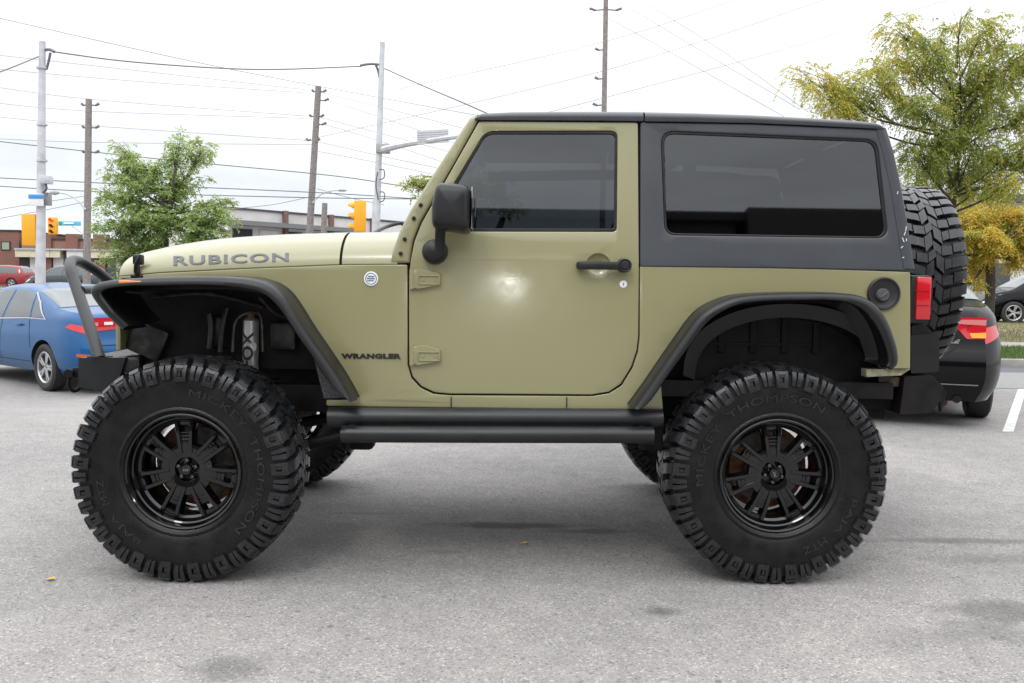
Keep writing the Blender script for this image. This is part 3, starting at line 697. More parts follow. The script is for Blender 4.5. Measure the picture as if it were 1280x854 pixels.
def make_letters():
    outl = []
    def arc(txt, a0, a1, r, h):
        mb = MB()
        vs, fs = glyphs(txt, 1, 0, 0, 1.1)
        x0 = min(v.x for v in vs); x1 = max(v.x for v in vs); y0 = min(v.y for v in vs); y1 = max(v.y for v in vs)
        out = []
        for d in (-.154, -.1640):
            for v in vs:
                t = radians(a0 + (a1 - a0) * (v.x - x0) / (x1 - x0)); rr_ = r + h * (v.y - y0) / (y1 - y0)
                rr0 = rr_; yy = d + max(0, (.34 - rr0)) * .13; out.append((rr0 * cos(t), yy, rr0 * sin(t)))
        n = len(vs); ff = [tuple(i + n for i in f) for f in fs]
        # side walls
        cnt = {}
        for f in fs:
            for i in range(len(f)):
                e = (f[i], f[(i + 1) % len(f)]); k = tuple(sorted(e)); cnt.setdefault(k, []).append(e)
        for k, l in cnt.items():
            if len(l) == 1: a, b = l[0]; ff.append((a, b, b + n, a + n))
        mb.add(out, ff); me = mb.mesh('tyre_lettering', weld=False); me.materials.append(M_RUBL); outl.append(me)
    arc('MICKEY', 83, 36, .316, .031); arc('THOMPSON', 27, -46, .316, .031); arc('BAJA', 240, 212, .318, .027); arc('MTZ', 204, 186, .318, .027)
    return outl
TL = make_letters()
def make_rim():
    mb = MB()
    mb.lathe([(-.118, .226), (-.132, .2405), (-.137, .2405), (-.139, .236), (-.136, .230), (-.120, .222), (-.108, .2205), (-.104, .215), (-.06, .207), (-.052, .200), (.0, .196), (.10, .205), (.13, .236), (.10, .236), (.05, .20), (-.05, .212), (-.118, .226)], 'Y', 96)
    mb.lathe([(-.078, .210), (-.080, .205), (-.072, .196), (-.05, .194)], 'Y', 96)
    # seven twin-rib spokes with a slot
    for k in range(7):
        a = 2 * pi * k / 7 + radians(93)
        R = Matrix.Rotation(-a, 3, 'Y')
        def tr(p): return R @ Vector(p)
        for s in (-1, 1):
            # rib from the hub to the barrel
            pts = [(.070, -.088, .020), (.115, -.090, .023), (.165, -.090, .028), (.203, -.084, .032)]
            for (xa, ya, za), (xb, yb, zb) in zip(pts, pts[1:]):
                q = []
                for (x_, y_, z_) in ((xa, ya, za), (xb, yb, zb)):
                    zc = s * z_
                    q.append([tr((x_, y_ + .002, zc - .010)), tr((x_, y_ - .004, zc - .0065)), tr((x_, y_ - .004, zc + .0065)), tr((x_, y_ + .002, zc + .010)), tr((x_, y_ + .045, zc + .013)), tr((x_, y_ + .045, zc - .013))])
                mb.grid(q, close_v=True)
        # web between the ribs (leaves an outer slot and has a step)
        mb.box(tr((.115, -.070, 0)), (.085, .03, .040), rot=R, bev=.004)
        mb.box(tr((.140, -.083, 0)), (.006, .012, .036), rot=R, bev=.002); mb.box(tr((.125, -.083, 0)), (.006, .012, .036), rot=R, bev=.002)
        mb.box(tr((.196, -.066, 0)), (.022, .028, .056), rot=R, bev=.004)
        # scalloped hub wings between spokes
    prof = []
    rows = []
    for rr_, y_ in ((.046, -.060), (.052, -.082), (.070, -.087), (.088, -.088), (.106, -.085), (.110, -.06), (.108, -.04)):
        row = []
        for k in range(112):
            t = 2 * pi * k / 112; w = max(0, cos(7 * (t - radians(93)))); rad = rr_ + (0.018 * w ** .6 * max(0, (rr_ - .07) / .03) if rr_ > .07 else 0)
            row.append((rad * cos(t), y_, rad * sin(t)))
        rows.append(row)
    mb.grid(rows, close_v=True)
    mb.lathe([(-.060, .047), (-.058, .030), (-.055, .0001)], 'Y', 32)
    me = mb.mesh('rim', weld=True); bm = bmesh.new(); bm.from_mesh(me); smooth_bm(bm, 34); bm.to_mesh(me); bm.free(); me.materials.append(M_RIM); return me
RM = make_rim()
def make_cap():
    mb = MB(); mb.lathe([(-.100, .0001), (-.100, .019), (-.097, .022), (-.088, .024), (-.06, .026)], 'Y', 32)
    me = mb.mesh('hub_cap'); me.materials.append(M_RIM); bm = bmesh.new(); bm.from_mesh(me); smooth_bm(bm, 34); bm.to_mesh(me); bm.free(); return me
CP = make_cap()
mb = MB(); mb.lathe([(-.030, .0001), (-.030, .006), (-.028, .0085), (0, .0095)], 'Y', 6); LN = mb.mesh('lug_nut'); LN.materials.append(M_LUG)
vs, fs = glyphs('M/T', 1, 0, .2); xx = [v.x for v in vs]; yy_ = [v.y for v in vs]
mb = MB(); mb.add([((v.x - sum(xx) / len(xx)) * .014, -.1008, (v.y - (max(yy_) / 2)) * .014) for v in vs], fs); CT = mb.mesh('cap_lettering', weld=False); CT.materials.append(mat('cap_silver', (.35, .35, .36), .4, metal=.6))
def wheel(x, y, z, rot, flip=False, axis='Y', name='wheel', steer=0):
    w = empty(name, (0, 0, 0)); w.parent = JR; w.matrix_parent_inverse = Matrix.Translation(-JR.location)
    w.location = (x, y, z)
    w.rotation_euler = (0, 0, (pi if flip else 0) + steer) if axis == 'Y' else (0, 0, pi / 2)
    def sub(nm, me, loc=(0, 0, 0), ry=0):
        o = bpy.data.objects.new(nm, me); COL.objects.link(o); o.parent = w; o.location = loc; o.rotation_euler = (0, ry, 0); return o
    sub('tyre', TY, ry=rot); [sub('tyre_lettering', q_, ry=rot) for q_ in TL]
    sub('rim', RM, ry=rot * .999); sub('hub_cap', CP); c = sub('cap_lettering', CT, ry=rot)
    for k in range(5):
        t = 2 * pi * k / 5 + .3 - rot; sub('lug_nut', LN, (.0365 * cos(t) * 1.02, -.062, .0365 * sin(t) * 1.02))
    return w
HZ = .458
wheel(0.0, .16, HZ, 0.0, steer=radians(-1.5)); wheel(2.452, .225, HZ, radians(-104)); wheel(0.0, 1.86, HZ, 1.0, True); wheel(2.452, 1.83, HZ, 2.0, True)
sp = wheel(3.285, YC, U(1140, 348, YC).z, .4, axis='X', name='spare_wheel')
# brakes: disc, caliper
for x in (0, 2.452):
    for y, s in ((.16 if x == 0 else .225, 1), (1.84, -1)):
        MB().lathe([(.03 * s, .06), (.03 * s, .155), (.052 * s, .155), (.052 * s, .06)], 'Y', 48, (x, y + .03 * s, HZ)).build('brake_disc', M_IRON, JR, True)
        mb = MB(); mb.lathe([(.075 * s, .02), (.07 * s, .186), (.085 * s, .186)], 'Y', 40, (x, y, HZ)); mb.box((x - .13, y + .06 * s, HZ + .02), (.07, .09, .14), bev=.012); mb.lathe([(.0, .0001), (.0, .075), (.16 * s, .08), (.18 * s, .04)], 'Y', 20, (x, y + .03 * s, HZ)); mb.build('brake_caliper', M_RUST, JR, True)
# spare carrier
mb = MB(); mb.box((3.09, YC, U(1140, 348, YC).z), (.12, .3, .3), bev=.02); mb.box((3.08, .55, 1.2), (.05, .3, .06), bev=.01); mb.build('spare_carrier', M_PCOAT, JR, True)
# --- tail light, rear bumper, filler
a = U(1138.5, 344, .27); b_ = U(1161.5, 405, .27)
mb = MB(); mb.box(((a.x + b_.x) / 2 + .0, .33, (a.z + b_.z) / 2), (b_.x - a.x, .13, a.z - b_.z), bev=.010); tl = mb.build('tail_light_housing', M_PLAS, JR, True); mirror_obj(tl, JR)
a = U(1145.5, 346, .255); b_ = U(1160.5, 400, .255)
mb = MB(); mb.box(((a.x + b_.x) / 2 + .006, .325, (a.z + b_.z) / 2), (b_.x - a.x + .004, .145, a.z - b_.z), bev=.006); tl2 = mb.build('tail_light', M_RED, JR, True); mirror_obj(tl2, JR)
for py in (364, 382):
    q = U(1153, py, .25); MB().box((q.x, .2515, q.z), (b_.x - a.x, .002, .004)).build('lens_rib', mat('lens_dark_red', (.25, .005, .008), .3), tl2)
cols = [(1136, 405), (1150, 405), (1158, 411), (1163, 417), (1169, 420), (1169.5, 462), (1164, 468), (1136, 466)]
mb = MB(); mb.prism([(U(px, py, .30).x, U(px, py, .30).z) for px, py in fil([(1135, 419, 3), (1166, 417, 4), (1170, 424, 3), (1170, 464, 5), (1135, 466, 2)])], .27, .45); mb.prism([(U(px, py, .33).x, U(px, py, .33).z) for px, py in fil([(1136, 406, 3), (1152, 405, 5), (1162, 415, 4), (1162, 419), (1136, 419)])], .30, .45)
cb = mb.build('bumper_corner', M_PLAS, JR, True); mirror_obj(cb, JR)
rbp = fil([(1126, 470, 2), (1160, 468, 3), (1175, 483, 3), (1174.5, 494, 3), (1158, 515, 4), (1120, 517, 2)])
mb = MB(); mb.prism([(U(px, py, .30).x, U(px, py, .30).z) for px, py in rbp], .26, 1.74)
mb.prism([(U(px, py, .34).x, U(px, py, .34).z) for px, py in [(1062, 482), (1128, 478), (1122, 512), (1075, 512)]], .36, .46)
mb.prism([(U(px, py, .34).x, U(px, py, .34).z) for px, py in [(1062, 482), (1128, 478), (1122, 512), (1075, 512)]], 1.54, 1.64)
mb.build('rear_bumper', M_DARK, JR, True)
mb = MB(); mb.prism([(U(px, py, .25).x, U(px, py, .25).z) for px, py in [(1082, 461.5), (1137, 461), (1125, 469), (1082, 471)]], .24, .30); mb.build('bumper_bracket', mat('mud_olive', (.28, .26, .17), .7, var=.3, vscale=40), JR, True)
mb = MB(); mb.prism([(U(px, py, .33).x, U(px, py, .33).z) for px, py in [(1096, 473), (1124, 471), (1127, 482), (1100, 484)]], .31, .35); mb.build('frame_end', mat('mud_brown', (.14, .10, .07), .8, var=.5, vscale=40), JR, True)
q = SU(1104, 367, Ys); mb = MB(); rr_ = 20.5 / 292
mb.lathe([(.0, rr_), (-.012, rr_ * .99), (-.015, rr_ * .93), (-.013, rr_ * .84), (.004, rr_ * .76)], 'Y', 44, (q.x, q.y, q.z)); fu = mb.build('fuel_filler_bezel', M_PLAS, JR, True)
mb = MB(); mb.lathe([(-.012, rr_ * .86), (-.006, rr_ * .72), (-.005, .0001)], 'Y', 40, (q.x, q.y, q.z)); mb.build('filler_bowl', mat('bowl_black', (.012, .012, .013), .5), fu)
mb = MB(); c = (q.x - .006, q.y - .003, q.z - .006); mb.lathe([(-.018, .0001), (-.018, .024), (-.012, .028), (0, .029)], 'Y', 28, c); mb.box((c[0], c[1] - .019, c[2]), (.040, .010, .010), rot=Matrix.Rotation(-.7, 3, 'Y'), bev=.003); mb.build('fuel_cap', mat('cap_grey', (.07, .072, .075), .4), fu)
# --- front bumper with stinger hoop
fb = fil([(98, 447.5, 2), (157, 447, 2), (150, 470), (128, 489, 3), (98, 484.5, 2)])
mb = MB(); YB = .42
mb.prism([(U(px, py, YB).x, U(px, py, YB).z) for px, py in fb], YB, 2 * YC - YB)
mb.box((U(150, 470, YB).x + .08, YC, U(150, 470, YB).z), (.2, .9, .10), bev=.01)
fbm = mb.build('front_bumper', M_PCOAT, JR, True, ang=25)
zb = U(124, 447, .47).z; x0 = U(125, 447, .47).x; ap = U(88, 327, .93)
mb = MB(); mb.tube([(x0, .47, zb - .01), *[(x0 + (ap.x - x0) * k, .47 + .43 * k, zb + (ap.z - zb) * k) for k in (.2, .5, .75, .9)], (ap.x - .004, .95, ap.z + .0), (ap.x - .004, 1.05, ap.z + .0), *[(x0 + (ap.x - x0) * k, 1.53 - .43 * k, zb + (ap.z - zb) * k) for k in (.9, .75, .5, .2)], (x0, 1.53, zb - .01)], .027, 18, True, 6)
mb.tube([(ap.x + .13, .76, ap.z - .14), (ap.x + .13, 1.24, ap.z - .14)], .02, 14, False)
hoop = mb.build('grille_guard', M_PCOAT, JR, True, ang=50)
mb = MB(); mb.lathe([(0, .03), (.008, .055), (.0, .055)], 'Z', 24, (x0, .47, zb)); mb.build('guard_foot', M_PCOAT, hoop)
def shackle(x, y, z, s):
    mb = MB(); 
    pts = [(x + .03 * cos(t), y + 0.0, z - .045 + .040 * sin(t)) for t in [radians(d) for d in range(55, -236, -20)]]
    pts = [(x + (p[0] - x) * .55, y + (p[0] - x) * .8, p[2]) for p in pts]
    mb.tube(pts, .009, 10, False); mb.tube([(x - .022, y - .035, z), (x + .022, y + .035, z)], .011, 10, False); mb.lathe([(-.01, .0001), (-.01, .02), (.01, .02), (.01, .0001)], 'Y', 12, (x - .01, y - .03, z))
    mb.box((x + s * .04, y, z), (.09, .02, .05), bev=.006); return mb.build('shackle', M_DARK, JR, True)
q = U(93, 466, .55); shackle(q.x, .55, q.z, 1); shackle(q.x, 1.45, q.z, 1); q = U(1177, 491, .62); shackle(q.x, .62, q.z, -1)
# --- cabin
mb = MB()
for y in (.62, 1.38):
    mb.box((1.62, y, 1.03), (.5, .48, .16), bev=.05); mb.box((1.92, y, 1.32), (.14, .46, .58), bev=.05, rot=Matrix.Rotation(.2, 3, 'Y')); mb.box((2.0, y, 1.68), (.09, .26, .18), bev=.04)
mb.box((2.62, YC, 1.2), (.12, 1.0, .5), bev=.05); seats = mb.build('seats', M_SEAT, JR, True)
mb = MB(); mb.box((1.02, YC, 1.28), (.26, 1.34, .26), bev=.05); mb.build('dashboard', M_SEAT, JR, True)
mb = MB(); mb.tube([(1.22 + .07 * cos(t), .62 + .18 * sin(t), 1.37 + .17 * cos(t)) for t in [2 * pi * k / 24 for k in range(25)]], .013, 8, False); mb.build('steering_wheel', M_PLAS, JR, True)
mb = MB()
for y in (.44, 1.56): mb.tube([(2.95, y, 1.2), (2.8, y, 1.78), (2.15, y, 1.86), (1.2, y, 1.84)], .03, 10); mb.tube([(2.12, y, .95), (2.12, y, 1.85)], .03, 10, False)
mb.tube([(2.12, .44, 1.85), (2.12, 1.56, 1.85)], .03, 10, False); mb.build('roll_bar', M_PLAS, JR, True)
# ================================================================== ground and setting
def sst(a, b, x):
    t = min(max((x - a) / (b - a), 0), 1); return t * t * (3 - 2 * t)
def ZG(x, y): return -.33 * sst(3.5, 8.3, y) * (1 - sst(14, 30, y)) * (1 - sst(-3.2, 1.5, x))
m = mat('asphalt', (.15, .15, .15), .85); t = m.node_tree; b = t.nodes['Principled BSDF']; L = t.links.new
tcn = N(t, 'ShaderNodeTexCoord')
def noise(sc, det=3, ro=.5):
    n = N(t, 'ShaderNodeTexNoise'); n.inputs['Scale'].default_value = sc; n.inputs['Detail'].default_value = det; n.inputs['Roughness'].default_value = ro; L(tcn.outputs['Object'], n.inputs[0]); return n.outputs[0]
def ramp(src, stops):
    r = N(t, 'ShaderNodeValToRGB'); e = r.color_ramp.elements
    e[0].position, e[0].color = stops[0][0], (*stops[0][1], 1); e[1].position, e[1].color = stops[-1][0], (*stops[-1][1], 1)
    for p, c in stops[1:-1]: k = e.new(p); k.color = (*c, 1)
    L(src, r.inputs[0]); return r.outputs[0]
def mixc(f, a, c, mode='MIX'):
    k = N(t, 'ShaderNodeMix', data_type='RGBA', blend_type=mode)
    if isinstance(f, float): k.inputs[0].default_value = f
    else: L(f, k.inputs[0])
    for s, v in ((6, a), (7, c)):
        if isinstance(v, tuple): k.inputs[s].default_value = (*v, 1)
        else: L(v, k.inputs[s])
    return k.outputs[2]
vo = N(t, 'ShaderNodeTexVoronoi'); vo.inputs['Scale'].default_value = 150; vo.inputs['Randomness'].default_value = 1; L(tcn.outputs['Object'], vo.inputs[0])
vsep = N(t, 'ShaderNodeSeparateColor'); L(vo.outputs['Color'], vsep.inputs[0])
base = ramp(vsep.outputs[0], [(0, (.10, .098, .096)), (.08, (.19, .185, .181)), (.5, (.228, .222, .217)), (.9, (.27, .263, .257)), (1, (.40, .39, .38))])
fine = ramp(noise(330, 3, .7), [(.3, (.80, .80, .80)), (.7, (1.20, 1.20, 1.20))])
col = mixc(1.0, base, fine, 'MULTIPLY')
col = mixc(1.0, col, ramp(noise(.55, 5, .6), [(.3, (.82, .82, .83)), (.7, (1.13, 1.12, 1.11))]), 'MULTIPLY')
col = mixc(1.0, col, ramp(noise(6, 6, .65), [(.30, (.86, .86, .86)), (.7, (1.1, 1.1, 1.1))]), 'MULTIPLY')
col = mixc(1.0, col, ramp(noise(14, 4, .6), [(.22, (.45, .44, .44)), (.30, (1, 1, 1))]), 'MULTIPLY')
v3 = N(t, 'ShaderNodeTexVoronoi'); v3.inputs['Scale'].default_value = 13; L(tcn.outputs['Object'], v3.inputs[0])
vs3 = N(t, 'ShaderNodeSeparateColor'); L(v3.outputs['Color'], vs3.inputs[0]); ms = N(t, 'ShaderNodeMath', operation='MULTIPLY'); L(vs3.outputs[0], ms.inputs[0]); ms.inputs[1].default_value = .16
lt = N(t, 'ShaderNodeMath', operation='LESS_THAN'); L(v3.outputs['Distance'], lt.inputs[0]); L(ms.outputs[0], lt.inputs[1]); mf = N(t, 'ShaderNodeMath', operation='MULTIPLY'); L(lt.outputs[0], mf.inputs[0]); mf.inputs[1].default_value = .45
col = mixc(mf.outputs[0], col, (.06, .058, .056))
col = mixc(1.0, col, (1.02, 1.0, .985), 'MULTIPLY')
# oil and damp stains that belong to this parking bay
geo = N(t, 'ShaderNodeSeparateXYZ'); L(tcn.outputs['Object'], geo.inputs[0])
wob = noise(7, 5, .6)
def stain(px, py, rx, ry, dark, col):
    c = G(px, py); vm = N(t, 'ShaderNodeVectorMath', operation='SUBTRACT'); L(tcn.outputs['Object'], vm.inputs[0]); vm.inputs[1].default_value = (c.x, c.y, 0)
    v2 = N(t, 'ShaderNodeVectorMath', operation='MULTIPLY'); L(vm.outputs[0], v2.inputs[0]); v2.inputs[1].default_value = (1 / rx, 1 / ry, 0)
    ln = N(t, 'ShaderNodeVectorMath', operation='LENGTH'); L(v2.outputs[0], ln.inputs[0])
    ad = N(t, 'ShaderNodeMath', operation='ADD'); L(ln.outputs['Value'], ad.inputs[0]); 
    s_ = N(t, 'ShaderNodeMath', operation='MULTIPLY_ADD'); L(wob, s_.inputs[0]); s_.inputs[1].default_value = 1.6; s_.inputs[2].default_value = -.8; L(s_.outputs[0], ad.inputs[1])
    r = N(t, 'ShaderNodeMapRange'); L(ad.outputs[0], r.inputs[0]); r.inputs[1].default_value = .45; r.inputs[2].default_value = 1.15; r.inputs[3].default_value = dark; r.inputs[4].default_value = 0
    return mixc(r.outputs[0], col, (.035, .034, .034))
for s_ in ((828, 764, .085, .06, .55), (640, 657, .42, .07, .8), (735, 664, .28, .05, .5), (900, 688, .25, .06, .35), (1200, 676, .55, .06, .45), (1262, 765, .30, .16, .5), (1240, 790, .25, .12, .3),
           (285, 838, .14, .12, .4), (460, 642, .2, .03, .3), (560, 690, .10, .03, .25), (1290, 700, .5, .1, .3), (1150, 800, .25, .15, .15)):
    col = stain(*s_, col)
L(col, b.inputs['Base Color'])
bp2 = N(t, 'ShaderNodeBump'); bp2.inputs['Strength'].default_value = .5; bp2.inputs['Distance'].default_value = .003; L(vo.outputs['Distance'], bp2.inputs['Height']); L(bp2.outputs[0], b.inputs['Normal'])
M_ASPH = m
xs = [-1500, -400, -150, -80] + [-60 + 1.0 * k for k in range(55)] + [-5 + k for k in range(12)] + [10, 20, 40, 80, 150, 400, 1500]
ys = [-60, -25, -10] + [-6 + k for k in range(40)] + [40, 60, 90, 150, 400, 1500]
xs = sorted(set(xs)); ys = sorted(set(ys))
rows = [[(x, y, ZG(x, y)) for x in xs] for y in ys]
me = MB().grid(rows).mesh('ground'); bm = bmesh.new(); bm.from_mesh(me)
if sum(f.normal.z for f in bm.faces) < 0: bmesh.ops.reverse_faces(bm, faces=bm.faces)
bm.to_mesh(me); bm.free(); go = link('ground', me, M_ASPH); tag(go, 'worn grey asphalt of the parking lot', 'ground', kind='structure')
def sheet(name, x0, x1, y0, y1, z, m, label, kind='structure', thick=.0):
    mb = MB()
    if thick: mb.box(((x0 + x1) / 2, (y0 + y1) / 2, z - thick / 2), (x1 - x0, y1 - y0, thick), bev=.012)
    else: mb.add([(x0, y0, z), (x1, y0, z), (x1, y1, z), (x0, y1, z)], [(0, 1, 2, 3)])
    o = mb.build(name, m); tag(o, label, name.replace('_', ' '), kind=kind); return o
yy = lambda py, z=0: G(1260, py, z).y
M_CONC = mat('concrete', (.27, .262, .25), .8, var=.18, vscale=4, bump=.2, bscale=60)
M_ROADL = mat('street_asphalt_light', (.21, .208, .205), .85, var=.12, vscale=30, detail=6)
M_ROADD = mat('street_asphalt_dark', (.095, .098, .11), .8, var=.1, vscale=20)
M_GRS = mat('lawn_green', (.055, .085, .02), .9, var=.5, vscale=9, col2=(.11, .13, .04), detail=8, bump=.8, bscale=60)
M_GRB = mat('lawn_dry', (.13, .12, .05), .9, var=.5, vscale=5, col2=(.19, .16, .085), detail=8, bump=.8, bscale=60)
y_a, y_b, y_c = yy(486), yy(466), yy(459)
sheet('driveway', 1.5, 70, y_a, y_b, .004, M_ROADL, 'pale strip of driveway behind the parking lot')
sheet('road', 1.5, 70, y_b, y_c, .004, M_ROADD, 'dark strip of road along the kerb')
y_k = y_c + .02; sheet('kerb', 1.5, 70, y_k, y_k + .16, .12, M_CONC, 'pale concrete kerb in front of the grass', thick=.14)
yg1 = yy(434, .11); yg2 = yy(428.5, .11); yg3 = yy(401, .10)
sheet('grass_strip', 1.5, 70, y_k + .16, yg1, .11, M_GRS, 'green grass strip between kerb and pavement')
sheet('pavement', 1.5, 70, yg1, yg2, .125, M_CONC, 'concrete pavement between the two grass strips', thick=.03)
sheet('lawn', 1.5, 70, yg2, yg3, .11, M_GRB, 'dry brownish lawn in front of the far parked black car')
# grass blades
def blades(x0, x1, y0, y1, z, n, h, cols, name, label):
    px_ = rng.uniform(x0, x1, n); py_ = rng.uniform(y0, y1, n); a = rng.uniform(0, 2 * pi, n); hh = rng.uniform(.5, 1.2, n) * h
    lx = rng.normal(0, .4, n) * hh; ly = rng.normal(0, .4, n) * hh; w = .006
    v = np.stack([np.stack([px_ - w * np.cos(a), py_ - w * np.sin(a), np.full(n, z)], -1), np.stack([px_ + w * np.cos(a), py_ + w * np.sin(a), np.full(n, z)], -1), np.stack([px_ + lx, py_ + ly, z + hh], -1)], 1).reshape(-1, 3)
    me = bpy.data.meshes.new(name); me.from_pydata(v.tolist(), [], np.arange(3 * n).reshape(-1, 3).tolist()); o = link(name, me, cols, smooth=False); tag(o, label, 'grass', kind='stuff')
blades(7, 14, y_k + .17, yg1, .11, 16000, .07, mat('blade_green', (.075, .12, .025), .8), 'grass', 'short green grass growing beside the kerb')
blades(8, 18, yg2, yg3 - 2, .11, 16000, .06, mat('blade_dry', (.16, .15, .06), .8), 'dry_grass', 'dry yellowish grass growing beyond the pavement')
# painted bay line
M_LINE = mat('line_paint', (.55, .55, .54), .7, var=.25, vscale=14, detail=6)
c4 = [G(*p, .004) for p in ((1253, 539.5), (1267, 539.5), (1283, 486.5), (1272.5, 486.5))]
o = MB().add(c4, [(0, 1, 2, 3)]).build('painted_line', M_LINE); tag(o, 'white painted parking bay line behind the black sedan', 'road marking', kind='structure')
# leaves on the asphalt
for px, py, lb in ((655, 681, 'small yellow leaf lying on the asphalt between the wheels'), (63, 726, 'small yellow-brown leaf lying left of the front wheel')):
    g = G(px, py); mb = MB(); s = .022
    mb.add([(g.x - s, g.y, .004), (g.x - s * .3, g.y - s * .6, .010), (g.x + s * .7, g.y - s * .4, .012), (g.x + s, g.y + .002, .006), (g.x + s * .5, g.y + s * .6, .014), (g.x - s * .4, g.y + s * .5, .010)], [(0, 1, 2, 3), (0, 3, 4, 5)])
    o = mb.build('fallen_leaf', mat('leaf_yellow', (.45, .32, .07), .7)); tag(o, lb, 'leaf')
# ================================================================== passenger cars
M_TYC = mat('car_tyre', (.02, .02, .02), .7); M_ALU = mat('silver_alloy', (.5, .5, .52), .3, metal=.8); M_ARCH = mat('arch_black', (.008, .008, .008), .8)
def car_wheel_meshes(r=.325, w=.20, spokes=5):
    mb = MB(); R0 = r * .66
    mb.lathe([(-w * .42, R0), (-w * .5, R0 + .02), (-w * .52, r - .04), (-w * .42, r - .005), (0, r), (w * .42, r - .005), (w * .5, r - .04), (w * .4, R0)], 'Y', 40, close=True); ty = mb.mesh('tyre')
    mb = MB(); mb.lathe([(-w * .45, R0 + .004), (-w * .47, R0 - .006), (-w * .40, R0 - .022), (.05, R0 - .03)], 'Y', 40); mb.lathe([(-w * .36, .0001), (-w * .38, .04), (-w * .34, .065), (0, .07)], 'Y', 24)
    for k in range(spokes):
        for d in (-.14, .14):
            a = 2 * pi * k / spokes + pi / 2 + d; R = Matrix.Rotation(-a, 3, 'Y'); mb.box(R @ Vector((R0 * .53, -w * .36, 0)), (R0 * .92, .02, .032), rot=R, bev=.004)
    rm = mb.mesh('rim'); mb = MB(); mb.lathe([(.03, .0001), (.03, R0 - .03)], 'Y', 30); bk = mb.mesh('hub')
    for me_, m_ in ((ty, M_TYC), (rm, M_ALU), (bk, M_ARCH)):
        bm = bmesh.new(); bm.from_mesh(me_); smooth_bm(bm, 35); bm.to_mesh(me_); bm.free(); me_.materials.append(m_)
    return ty, rm, bk
